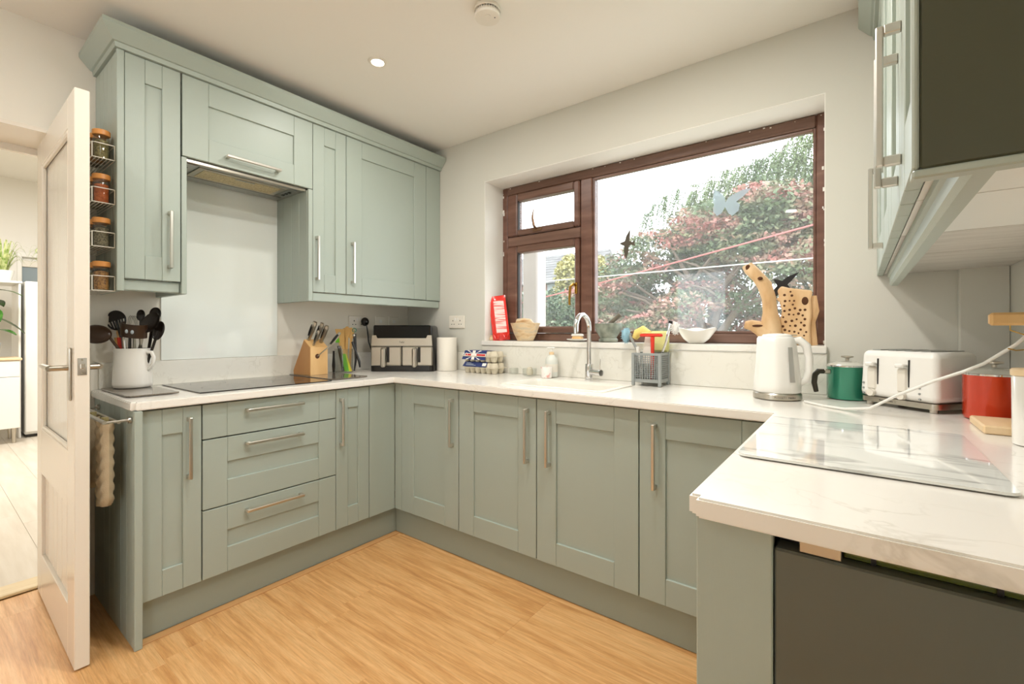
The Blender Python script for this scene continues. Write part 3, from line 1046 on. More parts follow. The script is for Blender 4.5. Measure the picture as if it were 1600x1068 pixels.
tag(obj('pelmet', g, m_paint_h), 'sage light pelmet under the right wall cabinets', 'pelmet')
cx_ = WR - RX - .004
tag(obj('cornice', cornice([(cx_, -.003), (cx_, YE - .004), (WR - .003, YE - .004)]), m_paint_h, ang=25), 'sage cornice moulding on top of the right wall cabinets', 'cornice')
# ------------------------------------------------------------------ white internal door and doorway
dr = struct('door_1', None, None, (-.245, -1.907, 0), R(-.5))
DW, DH, DT = .818, 2.012, .040
m_dr = m_gloss


def dbox(name, x0, x1, z0, z1, y0=-.02, y1=.02, b=.002, m=None, parent=None):
    return obj(name, G().box(x0, x1, y0, y1, z0, z1, b), m or m_dr, parent or dr)


dbox('lock_stile', DW - .115, DW, .006, DH)
dbox('hinge_stile', 0, .115, .006, DH)
dbox('top_rail', .1155, DW - .1155, 1.9, DH)
dbox('lock_rail', .1155, DW - .1155, .55, .745)
dbox('bottom_rail', .1155, DW - .1155, .006, .195)
gp_ = dbox('glass_panel', .117, DW - .117, .746, 1.899, -.004, .004, 0, m_frost)
for y in (-.0125, .0125):
    for (x0, x1, z0, z1) in ((.1156, .13, .7455, 1.8995), (DW - .13, DW - .1156, .7455, 1.8995), (.13, DW - .13, .7455, .76), (.13, DW - .13, 1.885, 1.8995)):
        obj('glazing_bead', G().box(x0, x1, y - .0075, y + .0075, z0, z1, .004), m_dr, gp_)
n = 6
wb = (DW - .232) / n
for k in range(n):
    dbox('panel_board', .116 + k * wb + .0008, .116 + (k + 1) * wb - .0008, .196, .549, -.008, .008, .003)
hs = dbox('handle_plate', DW - .078, DW - .038, .93, 1.115, -.028, -.0201, .003, m_steel)
g = G()
g.tube([(DW - .058, -.028, 1.045), (DW - .058, -.075, 1.045)], .010, 12)
g.tube([(DW - .05, -.075, 1.045), (DW - .10, -.078, 1.047), (DW - .15, -.08, 1.05), (DW - .18, -.074, 1.052)], [.010, .010, .008, .005], 10)
obj('lever', g, m_steel, hs)
hs = dbox('handle_plate', DW - .078, DW - .038, .93, 1.115, .0201, .028, .003, m_steel)
g = G()
g.tube([(DW - .058, .028, 1.045), (DW - .058, .055, 1.045)], .010, 12)
g.tube([(DW - .05, .055, 1.045), (DW - .10, .057, 1.047), (DW - .15, .058, 1.05)], [.010, .010, .008], 10)
obj('lever', g, m_steel, hs)
lk = dbox('latch_plate', DW - .0001, DW + .0015, 1.02, 1.08, -.012, .012, .0005, m_chrome)
obj('latch', G().box(DW + .0015, DW + .009, -.006, .006, 1.043, 1.06, .002), m_nickel, lk)
for z in (1.027, 1.073):
    obj('screw', G().cyl((DW + .0014, 0, z), (DW + .0022, 0, z), .003, n=10), m_steel, lk)
# lining of the opening
g = G()
g.box(-.3, .004, -1.874, -1.871, 0, 2.019)
g.box(-.3, .004, -2.719, -2.716, 0, 2.019)
g.box(-.3, .004, -2.716, -1.874, 2.003, 2.019)
g.box(-.3, -.275, -2.716, -1.874, 1.975, 2.003)
struct('trim_4', g, m_gloss, smooth=False)
struct('trim_5', G().box(-.385, -.262, -2.72, -1.87, .0005, .014, .004), m_thresh)

# ------------------------------------------------------------------ the room beyond the doorway
AX0, AX1, AY0, AY1, AH = -5.6, -.3, -4.3, 1.0, 3.06
f2 = struct('floor_2', G().box(AX0, AX1, AY0, AY1, -.1, -.012), m_thresh, smooth=False)
y = -.9
rng2 = random.Random(5)
while y > -3.2:
    x = AX0 - rng2.random() * 1.2
    while x < -.385:
        x0, x1 = max(x, AX0), min(x + 1.285, -.385)
        if x1 - x0 > .05:
            p = obj('plank', G().box(0, x1 - x0 - .001, -.191, 0, -.012, 0, .001), m_paleoak, f2, smooth=False)
            p.location = (x0, y, 0)
        x += 1.285
    y -= .192
struct('wall_far', G().box(AX0 - .1, AX0, AY0, AY1, 0, AH), m_reveal)
struct('wall_side', G().box(AX0 - .1, AX1, AY1, AY1 + .1, 0, AH), m_reveal)
struct('wall_side_2', G().box(AX0 - .1, AX1, AY0 - .1, AY0, 0, AH), m_reveal)
struct('ceiling_2', G().box(AX0 - .1, -.3, AY0 - .1, AY1 + .1, AH, AH + .1), m_reveal)
struct('wall_upper', G().box(-.4, -.301, AY0, AY1, H, AH), m_reveal)
w2s = struct('window_2', None, None, (AX0, -1.3, 2.0))
obj('frame_rail', G().box(AX0 + .001, AX0 + .05, -1.48, -.6, 2.10, 2.16, .004), m_wplastic, w2s, world=True)
obj('frame_stile', G().box(AX0 + .001, AX0 + .05, -1.48, -1.44, 1.6, 2.10, .004), m_wplastic, w2s, world=True)
obj('frame_stile', G().box(AX0 + .001, AX0 + .05, -.64, -.6, 1.6, 2.10, .004), m_wplastic, w2s, world=True)
obj('blind', G().box(AX0 + .002, AX0 + .03, -1.44, -.64, 1.98, 2.06, .004), m_wplastic2, w2s, world=True)
obj('pane', G().box(AX0 + .004, AX0 + .008, -1.44, -.64, 1.6, 1.98), m_winglass, w2s, world=True, smooth=False)
cb = thing('sideboard', 'white sideboard seen through the doorway with a pale wood top', 'sideboard', (-4.5, -1.9, 0))
obj('body', G().box(-4.75, -4.318, -2.3, -1.575, .16, .87, .004), m_wplastic, cb, world=True)
obj('top', G().box(-4.76, -4.29, -2.31, -1.565, .871, .895, .004), m_palewood, cb, 'pale wood top', world=True)
obj('drawer_front', G().box(-4.317, -4.30, -2.295, -1.58, .70, .865, .003), m_wplastic, cb, world=True)
obj('door', G().box(-4.317, -4.30, -2.295, -1.58, .165, .695, .003), m_wplastic, cb, world=True)
for x, y in ((-4.7, -1.62), (-4.36, -1.62), (-4.7, -2.25), (-4.36, -2.25)):
    obj('leg', G().cyl((x, y, .001), (x, y, .16), .014, .02, 12), m_steel, cb, world=True)
fz = thing('fridge_freezer', 'tall white fridge freezer beyond the doorway', 'fridge', (-4.85, -1.2, 0))
obj('body', G().box(-5.2, -4.62, -1.515, -.92, .03, 1.725, .008), m_wplastic, fz, world=True)
obj('door', G().box(-4.619, -4.57, -1.515, -.92, .06, 1.725, .008), m_wplastic, fz, world=True)
obj('foot_rail', G().box(-5.15, -4.63, -1.50, -.93, .001, .03), m_dark, fz, world=True)


def spider(loc, label, n=46, L=.25, seed=1):
    rg = random.Random(seed)
    t = thing('spider_plant', label, 'plant', loc, group=None)
    obj('pot', G().lathe([(.06, .001), (.085, .1), (.09, .12), (.08, .12), (.075, .105)]), m_wplastic, t)
    g = G()
    for k in range(n):
        a = rg.random() * 2 * PI
        l = L * (.6 + .5 * rg.random())
        up = .16 + .22 * rg.random()
        w = .007 + .005 * rg.random()
        pts = []
        for i in range(6):
            s = i / 5
            r_ = .03 + l * s * .8
            z = .11 + up * math.sin(min(s * 2.2, PI)) - .32 * l * s * s
            pts.append((r_ * math.cos(a), r_ * math.sin(a), max(z, .002)))
        sx, sy = -math.sin(a), math.cos(a)
        vs = []
        for i, p in enumerate(pts):
            ww = w * (1 - i / 5.2)
            vs += [(p[0] - sx * ww, p[1] - sy * ww, p[2]), (p[0] + sx * ww, p[1] + sy * ww, p[2])]
        g.add(vs, [(2 * i, 2 * i + 1, 2 * i + 3, 2 * i + 2) for i in range(5)])
    f = obj('leaves', g, m_spider, t, recalc=False)
    f['kind'] = 'stuff'
    return t


spider((-4.8, -1.30, 1.7255), 'spider plant on top of the fridge, right of the two', seed=2)
tp = thing('wall_shelf', 'white shelf beside the fridge holding a spider plant', 'shelf', (-5.0, -1.75, 1.70))
obj('plate', G().box(-5.2, -4.62, -1.95, -1.53, 1.70, 1.724, .003), m_wplastic, tp, world=True)
obj('side', G().box(-5.2, -4.63, -1.56, -1.54, .001, 1.699, .003), m_wplastic, tp, world=True)
spider((-4.8, -1.66, 1.7245), 'spider plant on the white shelf left of the fridge plant', seed=4, L=.25)
rp = thing('rubber_plant', 'rubber plant with glossy leaves in a grey blue pot on the sideboard', 'plant', (-4.5, -1.79, .8955))
obj('pot', G().lathe([(.06, .001), (.075, .02), (.095, .16), (.085, .16), (.08, .14)]), m_pot, rp)
obj('stem', G().tube([(0, 0, .13), (.01, .01, .4), (0, -.01, .75)], [.012, .01, .006], 8), m_bark, rp)
rg = random.Random(9)
for k in range(11):
    a = R(47 + 137.5 * k)
    z = .28 + .052 * k
    l = .2 + .05 * rg.random()
    dirv = Vector((math.cos(a), math.sin(a), .25 - .5 * (k % 2)))
    sd = Vector((-math.sin(a), math.cos(a), 0))
    g = G()
    vs = []
    for i in range(7):
        s = i / 6
        c = Vector((0, 0, z)) + dirv * (.03 + l * s) + Vector((0, 0, -.12 * l * s * s * 4))
        w = .055 * math.sin(PI * (s * .94 + .03)) + .002
        nrm = Vector((0, 0, 1))
        vs += [c - sd * w + nrm * .008, c, c + sd * w + nrm * .008]
    fs = []
    for i in range(6):
        for j in range(2):
            fs.append((3 * i + j, 3 * i + j + 1, 3 * i + j + 4, 3 * i + j + 3))
    g.add(vs, fs)
    obj('leaf', g, m_leafr, rp, recalc=False)

# ------------------------------------------------------------------ ceiling fittings
def downlight(x, y, label):
    t = thing('downlight', label, 'light', (x, y, H), group=None)
    obj('bezel', G().lathe([(.028, -.002), (.030, -.006), (.040, -.006), (.044, -.001), (.044, 0), (.028, 0)], n=32), m_wplastic2, t)
    obj('lens', G().lathe([(.027, -.0015), (.027, -.003), (.012, -.004), (.002, -.004)], n=32), m_lamp, t, 'glowing lens')
    return t


downlight(.891, -.928, 'lit recessed downlight in the ceiling near the hob wall')
for x, y, pw_ in ((.891, -.928, 4), (2.15, -1.0, 12), (1.52, -1.5, 10), (.891, -2.3, 3), (2.15, -2.9, 2)):  # lamp under the built downlight, plus unseen fill lamps added for brightness
    area('downlight_glow', (x, y, H - .012), .05 if y == -.928 else .1, pw_, (1, .97, .92))
area('room_lamp', (-3.0, -1.8, AH - .05), 1.2, 85, (1, .98, .94))  # added lamp brightens the room beyond; no fitting is built
sa = thing('smoke_alarm', 'round white smoke alarm on the ceiling', 'smoke alarm', (1.54, -.885, H))
obj('base', G().lathe([(.052, -.001), (.054, -.012), (.051, -.016), (.05, -.002)], n=40), m_wplastic2, sa)
g = G()
for k in range(30):
    a = 2 * PI * k / 30
    g.box(-.0015, .0015, .044, .05, -.03, -.014)
    for i in range(8):
        v = g.v[-8 + i]
        g.v[-8 + i] = (v[0] * math.cos(a) - v[1] * math.sin(a), v[0] * math.sin(a) + v[1] * math.cos(a), v[2])
vf = obj('vent_ribs', g, m_wplastic2, sa, smooth=False)
vf['kind'] = 'stuff'
obj('cover', G().lathe([(.044, -.015), (.051, -.03), (.049, -.038), (.03, -.041), (.002, -.041)], n=40), m_wplastic2, sa)
obj('test_button', G().lathe([(.012, -.041), (.012, -.0435), (.002, -.044)], (.01, -.01, 0), 20), m_wplastic2, sa)
obj('indicator', G().cyl((.028, .012, -.0405), (.028, .012, -.042), .0025, n=10), m_dark, sa)

# ------------------------------------------------------------------ garden outside
GZ = -.15
struct('ground', G().box(-40, 30, 3.6, 60, GZ - .1, GZ), m_lawn, smooth=False)
struct('patio', G().box(-12, 30, .36, 3.6, GZ - .1, GZ + .01), m_bounce, smooth=False)  # unseen pale ground, added to bounce skylight up onto the window reveal


def foliage(name, parent, m, blobs, n, size, seed, droop=0., shell=.55, aspect=.55):
    """leaf quads spread through ellipsoid clumps (cx,cy,cz,rx,ry,rz)"""
    rg = random.Random(seed)
    tot = sum(b[3] * b[4] * b[5] for b in blobs)
    vs, fs = [], []
    for b in blobs:
        k = int(n * b[3] * b[4] * b[5] / tot) + 4
        for _ in range(k):
            while True:
                p = Vector((rg.uniform(-1, 1), rg.uniform(-1, 1), rg.uniform(-1, 1)))
                l = p.length
                if shell < l < 1 or (l < 1 and rg.random() < .25):
                    break
            c = Vector((b[0] + p.x * b[3], b[1] + p.y * b[4], b[2] + p.z * b[5]))
            d = Vector((rg.gauss(0, 1), rg.gauss(0, 1), rg.gauss(0, .6) - droop)).normalized()
            q = d.cross(Vector((rg.gauss(0, 1), rg.gauss(0, 1), rg.gauss(0, 1)))).normalized()
            s = size * rg.uniform(.6, 1.3)
            i = len(vs)
            vs += [c - d * s, c + q * s * aspect, c + d * s, c - q * s * aspect]
            fs.append((i, i + 1, i + 2, i + 3))
    g = G()
    g.v = [tuple(v) for v in vs]
    g.F = fs
    o = obj(name, g, m, parent, smooth=False, world=True, recalc=False)
    o['kind'] = 'stuff'
    return o


mp = thing('maple_tree', 'spreading maple turning from green to red outside the large window pane', 'tree', (.9, 5.0, GZ))
g = G()
g.tube([(.9, 5, GZ), (.95, 5, .5), (.9, 4.95, 1.1)], [.14, .11, .1], 10)
for q in ((.1, 5.1, 2.2), (-.5, 4.7, 1.9), (.5, 4.6, 2.4), (1.5, 4.7, 2.3), (2.2, 5.0, 2.1), (1.1, 5.3, 2.8), (1.9, 4.4, 1.7), (-.1, 4.3, 1.5)):
    mid = (.9 + (q[0] - .9) * .45, 5 + (q[1] - 5) * .4, 1.1 + (q[2] - 1.1) * .62)
    g.tube([(.92, 4.96, .9), mid, q], [.065, .045, .015], 7)
    for s in (-.35, .3):
        g.tube([mid, (mid[0] + s, mid[1] - .2, mid[2] + .3), (mid[0] + s * 1.8, mid[1] - .3, mid[2] + .4)], [.03, .02, .008], 6)
obj('trunk', g, m_bark, mp, world=True)
rg = random.Random(21)
bl = []
for k in range(78):
    x = rg.uniform(-.75, 3.0)
    top = 3.06 - .34 * abs(x - 1.1) ** 1.5 * (1.1 if x < 1.1 else .4)
    if k > 58:
        x = rg.uniform(.0, 2.8)
    z = rg.uniform(1.1, max(top, 1.5)) if k < 59 else top - rg.uniform(0, .5)
    y = 5 + rg.uniform(-.9, .9) * (1.1 - .3 * (z - 1))
    bl.append((x, y, z, rg.uniform(.32, .55), rg.uniform(.32, .5), rg.uniform(.16, .26)))
foliage('foliage', mp, m_maple, bl, 52000, .036, 5, .25)

wl = thing('willow_tree', 'tall weeping willow with drooping pale branches behind the maple', 'tree', (3.2, 9.2, GZ))
g = G()
g.tube([(3.2, 9.2, GZ), (3.1, 9.1, 2), (2.9, 9, 4)], [.3, .24, .12], 10)
arch = [((2.6, 8.8, 4.2), (1.2, 8.2, 5.0), (.75, 8.0, 4.4)), ((2.2, 8.6, 4.3), (.4, 8.2, 4.75), (-.1, 8, 4.2)), ((1.6, 8.5, 4.2), (-.55, 8.1, 4.5), (-1.15, 8, 3.9)),
        ((2.9, 8.8, 4.4), (1.9, 8.1, 5.3), (1.5, 7.9, 4.6)), ((3, 9, 4.4), (2.5, 8.0, 5.2), (2.2, 7.8, 4.4)), ((3.4, 9, 4.2), (3.3, 8.2, 5.3), (3.1, 7.9, 4.4))]
arcs = []
for a, b, c in arch:
    pts = []
    for i in range(9):
        s = i / 8
        p = [(1 - s) ** 2 * a[k] + 2 * s * (1 - s) * (b[k] * 1.0 + (.25 if k == 2 else 0)) + s * s * c[k] for k in range(3)]
        pts.append(tuple(p))
    arcs.append(pts)
    g.tube(pts, [.014 - .0012 * i for i in range(9)], 6)
obj('trunk', g, m_bark, wl, world=True)
rg = random.Random(31)
vs, fs = [], []
for k in range(1900):
    if k < 480:
        pts = arcs[k % len(arcs)]
        p = Vector(pts[rg.randint(3, 8)]) + Vector((rg.gauss(0, .06), rg.gauss(0, .06), 0))
        L = rg.uniform(.3, .9)
    else:
        x = rg.uniform(-.5, 3.9)
        hh = 3.7 + .8 * min(1, max(0, (x + .6) / 2.2))
        p = Vector((x, 8.4 + rg.uniform(-.5, .9), hh + rg.uniform(-.8, .35)))
        L = rg.uniform(.7, 1.8)
    lean = Vector((rg.gauss(-.34, .16), rg.gauss(0, .08), 0))
    n = int(L / .03)
    for i in range(n):
        s = i / n
        c = p + lean * L * s * (1 - s * .3) + Vector((0, 0, -L * s))
        d = Vector((rg.gauss(0, .5), rg.gauss(0, .5), -1)).normalized() * .05
        q = Vector((rg.gauss(0, 1), rg.gauss(0, 1), 0)).normalized() * .021
        j = len(vs)
        vs += [c, c + d * .5 + q, c + d, c + d * .5 - q]
        fs.append((j, j + 1, j + 2, j + 3))
g = G()
g.v = [tuple(v) for v in vs]
g.F = fs
fo = obj('foliage', g, m_willow, wl, smooth=False, world=True, recalc=False)
fo['kind'] = 'stuff'

hd_ = thing('hedge', 'variegated green and cream hedge outside the left casement', 'hedge', (-2.4, 6.2, GZ))
foliage('foliage', hd_, m_hedge, [(-3.7 + .4 * i, 6.2 + .1 * (i % 2), .75 + .5 * (j), .42, .4, .38) for i in range(6) for j in range(3)], 9000, .05, 8, 0, .5)
obj('stem', G().cyl((-2.4, 6.3, GZ), (-2.4, 6.3, .8), .05, .03, 8), m_bark, hd_, world=True)
yb = thing('bush', 'yellow leaved bush rising behind the hedge', 'bush', (-2.6, 7.4, GZ))
foliage('foliage', yb, m_ybush, [(-2.75, 7.4, 2.5, .5, .45, .55), (-2.4, 7.4, 2.0, .5, .45, .6), (-3.1, 7.5, 2.0, .4, .35, .4), (-2.2, 7.4, 2.6, .35, .35, .4)], 7000, .05, 9, 0, .5)
obj('stem', G().cyl((-2.6, 7.4, GZ), (-2.6, 7.4, 1.8), .05, .03, 8), m_bark, yb, world=True)
sb = thing('shrub', 'pale green shrub between the yellow bush and the maple', 'shrub', (-1.75, 8.3, GZ))
foliage('foliage', sb, m_hedge, [(-1.75, 8.3, 1.4, .45, .4, .6), (-1.65, 8.2, 2.1, .4, .3, .6), (-1.95, 8.4, 2.6, .35, .3, .5), (-1.3, 8.2, 1.6, .4, .4, .6)], 5200, .045, 12, 0, .5)
obj('stem', G().cyl((-1.75, 8.3, GZ), (-1.75, 8.3, 1.8), .04, .02, 8), m_bark, sb, world=True)

# bungalow beyond
hs_ = thing('house', 'bungalow with grey tiled roof beyond the left casement', 'house', (-8.5, 15.5, GZ))
obj('wall', G().box(-12, -6.2, 14.4, 18, GZ, 3.25), m_brick, hs_, world=True, smooth=False)
obj('cladding', G().box(-8.0, -6.4, 14.36, 14.399, 1.9, 3.2), m_render, hs_, world=True, smooth=False)
for x0, x1 in ((-7.75, -6.9), (-6.85, -6.45), (-10.4, -9.1)):
    wdw = obj('window', G().box(x0, x1, 14.30, 14.358, 2.1, 2.95, .01), m_wplastic, hs_, world=True)
    obj('pane', G().box(x0 + .07, x1 - .07, 14.29, 14.299, 2.17, 2.88), m_winglass, wdw, smooth=False)
g = G()
g.prism([(14.0, 3.2), (18.4, 3.2), (16.2, 4.75)], -12.3, -5.9, lambda a, b, d: (d, a, b))
rf = obj('roof', g, m_tile, hs_, world=True, smooth=False)
g = G()
for r_ in range(11):
    yy, zz = 14.0 + 2.2 * r_ / 11, 3.2 + 1.55 * r_ / 11
    for k in range(20):
        x = -12.3 + .32 * k + (.16 if r_ % 2 else 0)
        g.add([(x, yy - .02, zz + .01), (x + .31, yy - .02, zz + .01), (x + .31, yy + .2, zz + .15), (x, yy + .2, zz + .15),
               (x, yy - .02, zz + .05), (x + .31, yy - .02, zz + .05), (x + .31, yy + .2, zz + .18), (x, yy + .2, zz + .18)],
              [(0, 1, 2, 3), (4, 5, 6, 7), (0, 1, 5, 4), (1, 2, 6, 5), (2, 3, 7, 6), (3, 0, 4, 7)])
o = obj('roof_tiles', g, m_tile, rf, smooth=False)
o['kind'] = 'stuff'
tag(obj('post', G().box(.55, .69, .72, .86, GZ, 1.82, .01), m_post), 'pale painted post just outside the left casement', 'post')
fe = thing('fence', 'low weathered fence at the bottom of the garden', 'fence', (-4.6, 7.6, GZ))
for k in range(8):
    obj('fence_board', G().box(-5.6 + .22 * k, -5.6 + .22 * k + .2, 7.6, 7.63, GZ, 1.5, .004), m_bark, fe, world=True)
tag(obj('washing_line', G().tube([(-1.6, 2.5, 1.40), (.3, 2.5, 1.715), (2.43, 2.5, 2.11), (4.2, 2.5, 2.45)], .008, 6), m_pinkline), 'pink washing line slanting across the garden', 'washing line')
tag(obj('washing_line', G().tube([(-1.6, 2.4, 1.78), (.3, 2.4, 1.785), (2.43, 2.4, 1.80), (4.2, 2.4, 1.83)], .006, 6), m_whiteline), 'white washing line running level across the garden', 'washing line')


# decals on the glass
def decal(name, label, pts, m, y=.2245, sx=1, cat='sticker'):
    g = G()
    g.prism(pts, 0, .0012, lambda a, b, d: (a, y - d, b))
    return tag(obj(name, g, m, smooth=False), label, cat)


bird = [(-.047, .012), (-.03, .018), (-.012, .022), (-.004, .05), (.014, .078), (.022, .088), (.02, .05), (.016, .02), (.035, .012), (.05, .022), (.047, .004), (.052, -.014), (.03, -.004), (.012, -.008), (.01, -.045), (-.002, -.085), (-.014, -.06), (-.018, -.03), (-.016, -.006), (-.034, .004)]
decal('bird_decal', 'dark brown bird silhouette sticker on the big window pane', [(1.652 + a, 1.672 + b) for a, b in bird], m_decal_d)
bird2 = []
for a, b in bird:
    ca, sa_ = math.cos(R(-35)), math.sin(R(-35))
    a2, b2 = a * 1.05, b * 1.05
    bird2.append((2.425 + a2 * ca - b2 * sa_, 1.385 + a2 * sa_ + b2 * ca))
decal('bird_decal', 'black bird silhouette sticker behind the driftwood on the window', bird2, m_decal_b)
bf = [(0, .0), (-.006, .03), (-.03, .062), (-.055, .075), (-.06, .03), (-.055, -.004), (-.06, -.035), (-.04, -.062), (-.018, -.05), (-.002, -.02),
      (.012, -.055), (.03, -.072), (.06, -.05), (.066, -.02), (.05, -.004), (.085, .02), (.118, .052), (.08, .05), (.035, .035), (.012, .022)]
decal('butterfly_decal', 'translucent white butterfly sticker high on the big window pane', [(2.18 + a, 1.825 + b) for a, b in bf], m_decal_w)

# ------------------------------------------------------------------ things on the window sill
SZ = 1.1125
p = thing('fire_blanket', 'red vinyl fire blanket packet leaning in the corner of the window sill', 'fire blanket', (.842, .085, SZ), R(35))
tl = Matrix.Rotation(R(-7), 4, 'Y') @ Matrix.Rotation(R(-6), 4, 'X')
g = G()
hw, hh = .056, .30
for (x, z) in [(0, 0)]:
    nu, nv_ = 8, 14
    vs = []
    for sgn in (1, -1):
        for j in range(nv_ + 1):
            for i in range(nu + 1):
                u, v = i / nu * 2 - 1, j / nv_
                th = .017 * (1 - abs(u) ** 3) * min(1, min(v, 1 - v) * 7) + .0006 + .002 * math.sin(9 * v + 4 * u) * (1 - u * u)
                vs.append(tl @ Vector((u * hw, -sgn * th, v * hh)))
    m_ = (nu + 1) * (nv_ + 1)
    fs = []
    for sg in range(2):
        for j in range(nv_):
            for i in range(nu):
                a = sg * m_ + j * (nu + 1) + i
                fs.append((a, a + 1, a + nu + 2, a + nu + 1))
    g.add(vs, fs)
obj('packet', g, m_redpkt, p, ang=60)
g = G()
g.box(-.026, .042, -.0202, -.0182, .05, .262, .0005)
g.v = [tuple(tl @ Vector(v)) for v in g.v]
lb = obj('print_panel', g, m_pktprint, p, 'pale printed panel')
g = G()
for z in (.012,):
    for x in (-.03, .03):
        g.tube([tl @ Vector((x - .018, -.01, z + .03)), tl @ Vector((x - .006, -.022, z)), tl @ Vector((x + .008, -.022, z + .002)), tl @ Vector((x + .018, -.012, z + .026))], .006, 8)
obj('pull_tape', g, m_redpkt, p)
p = thing('stone_bowl', 'veined beige stone bowl on the left of the window sill', 'bowl', (1.04, .075, SZ))
obj('shell', G().lathe([(.05, .001), (.052, .004), (.074, .05), (.092, .105), (.095, .112), (.091, .113), (.088, .107), (.07, .055), (.045, .012), (.002, .01)], n=36), m_stoneb, p)
tag(obj('bread_crust', G().tube([(.985, .06, SZ + .105), (1.0, .055, SZ + .122), (1.04, .06, SZ + .128), (1.075, .07, SZ + .122), (1.095, .08, SZ + .106)], [.014, .02, .018, .018, .01], 10), m_stoneb), 'pale crusty piece lying in the stone bowl', 'food')
p = thing('small_ornament', 'tiny pale ornament in the left corner of the sill', 'ornament', (.782, .05, SZ))
obj('body', G().lathe([(.012, .001), (.014, .012), (.008, .022), (.010, .03), (.002, .036)], n=14), m_stoneb, p)
p = thing('soap_dish', 'white soap dish on the sill behind the tap', 'dish', (1.40, .10, SZ))
obj('dish', G().lathe([(.03, .001), (.05, .006), (.066, .014), (.064, .016), (.045, .01), (.002, .008)], n=28), m_ceramic, p)
tag(obj('soap_bar', G().box(1.368, 1.43, .08, .12, SZ + .0105, SZ + .03, .007), m_beech), 'peach coloured soap bar in the white dish', 'soap')
tag(obj('soap_bar', G().box(1.362, 1.435, .083, .117, SZ + .0305, SZ + .045, .006), m_ceramic), 'pale scrubber lying on the soap bar', 'sponge')
p = thing('mortar', 'grey green marble mortar on the sill right of the tap', 'mortar', (1.60, .09, SZ))
obj('bowl', G().lathe([(.048, .001), (.053, .006), (.053, .016), (.044, .024), (.052, .036), (.068, .06), (.074, .085), (.074, .104), (.069, .105), (.066, .09), (.05, .05), (.002, .04)], n=36), m_mortar, p)
tag(obj('pestle', G().tube([(1.575, .07, SZ + .055), (1.61, .075, SZ + .098), (1.655, .085, SZ + .138), (1.672, .09, SZ + .153)], [.016, .011, .012, .013], 12), m_pestle), 'grey stone pestle resting in the mortar', 'pestle')


def wavy(x, y, z, a):
    k = max(0, (z - .03) / .04)
    return (x * (1 + .06 * k * math.cos(3 * a + .5)), y * (1 + .06 * k * math.cos(3 * a + .5)), z + k * .008 * math.cos(3 * a + .8))


p = thing('white_bowl', 'white wavy rimmed bowl in the middle of the sill', 'bowl', (2.075, .085, SZ))
obj('shell', G().lathe([(.034, .001), (.036, .003), (.06, .022), (.088, .062), (.092, .07), (.089, .071), (.083, .064), (.055, .026), (.002, .012)], n=48, warp=wavy), m_ceramic, p)

# driftwood
p = thing('driftwood', 'forked driftwood branch standing on the sill behind the kettle', 'driftwood', (2.398, .075, SZ))
g = G()
g.tube([(.005, 0, .0), (.005, 0, .04), (.004, 0, .09), (0, 0, .15), (-.006, .0, .21), (-.022, 0, .27), (-.05, 0, .31), (-.078, 0, .345), (-.092, 0, .368)],
       [.05, .043, .04, .03, .026, .03, .027, .026, .02], 14)
g.tube([(-.002, 0, .05), (-.04, -.004, .075), (-.075, -.006, .088), (-.102, -.006, .09)], [.045, .034, .026, .017], 12)
for i, v in enumerate(g.v):
    k = math.sin(v[2] * 61 + v[0] * 40) * .0022 + math.sin(v[0] * 150 + v[2] * 23) * .0018 + random.uniform(-.0012, .0012)
    g.v[i] = (v[0] + k, v[1] + k * .7, v[2])
obj('branch', g, m_drift, p, ang=60)
obj('knot_hole', G().ball((-.034, -.0345, .298), .011, .006, .008, 12, 6), m_hole, p, 'dark knot hole')
obj('broken_end', G().ball((-.086, -.020, .352), .011, .006, .015, 12, 6), m_hole, p, 'dark hollow end')
obj('crack', G().ball((-.045, -.0355, .085), .022, .005, .006, 12, 6), m_hole, p)
# pitted wood
p = thing('pitted_driftwood', 'upright slab of driftwood full of round holes, right of the branch', 'driftwood', (2.492, .095, SZ))
pl = [(-.045, 0), (.062, 0), (.058, .08), (.064, .14), (.06, .2), (.066, .236), (.03, .243), (-.02, .252), (-.05, .262), (-.066, .243), (-.058, .215), (-.072, .205), (-.056, .19), (-.048, .15), (-.056, .1), (-.05, .05)]
g = G()
g.prism(pl, -.022, .02, lambda a, b, d: (a, d, b))
sl = obj('slab', g, m_drift, p)
bv = sl.modifiers.new('b', 'BEVEL')
bv.width = .007
bv.segments = 2
bv.limit_method = 'ANGLE'
obj('side_piece', G().tube([(.06, .016, .0), (.058, .016, .1), (.07, .018, .15), (.066, .016, .215)], [.024, .018, .02, .014], 10), m_drift, p)
rg = random.Random(4)
done = []
tries = 0
while len(done) < 52 and tries < 4000:
    tries += 1
    x, z = rg.uniform(-.045, .045), rg.uniform(.02, .235)
    if (x > .0 and z > .165) or any((x - a) ** 2 + (z - b) ** 2 < .0165 ** 2 for a, b in done):
        continue
    done.append((x, z))
    r_ = .0038 + .0022 * rg.random()
    obj('hole', G().cyl((x, -.0226, z), (x, -.0212, z), r_, r_ * .8, 10), m_hole, p)
obj('burr_hole', G().ball((.04, -.0215, .192), .013, .006, .018, 14, 6), m_hole, p, 'large dark burr hole')

# ------------------------------------------------------------------ on the worktop, by the sink
WZ = .9125
# egg boxes
EW, EL = .115, .255
UJ = []


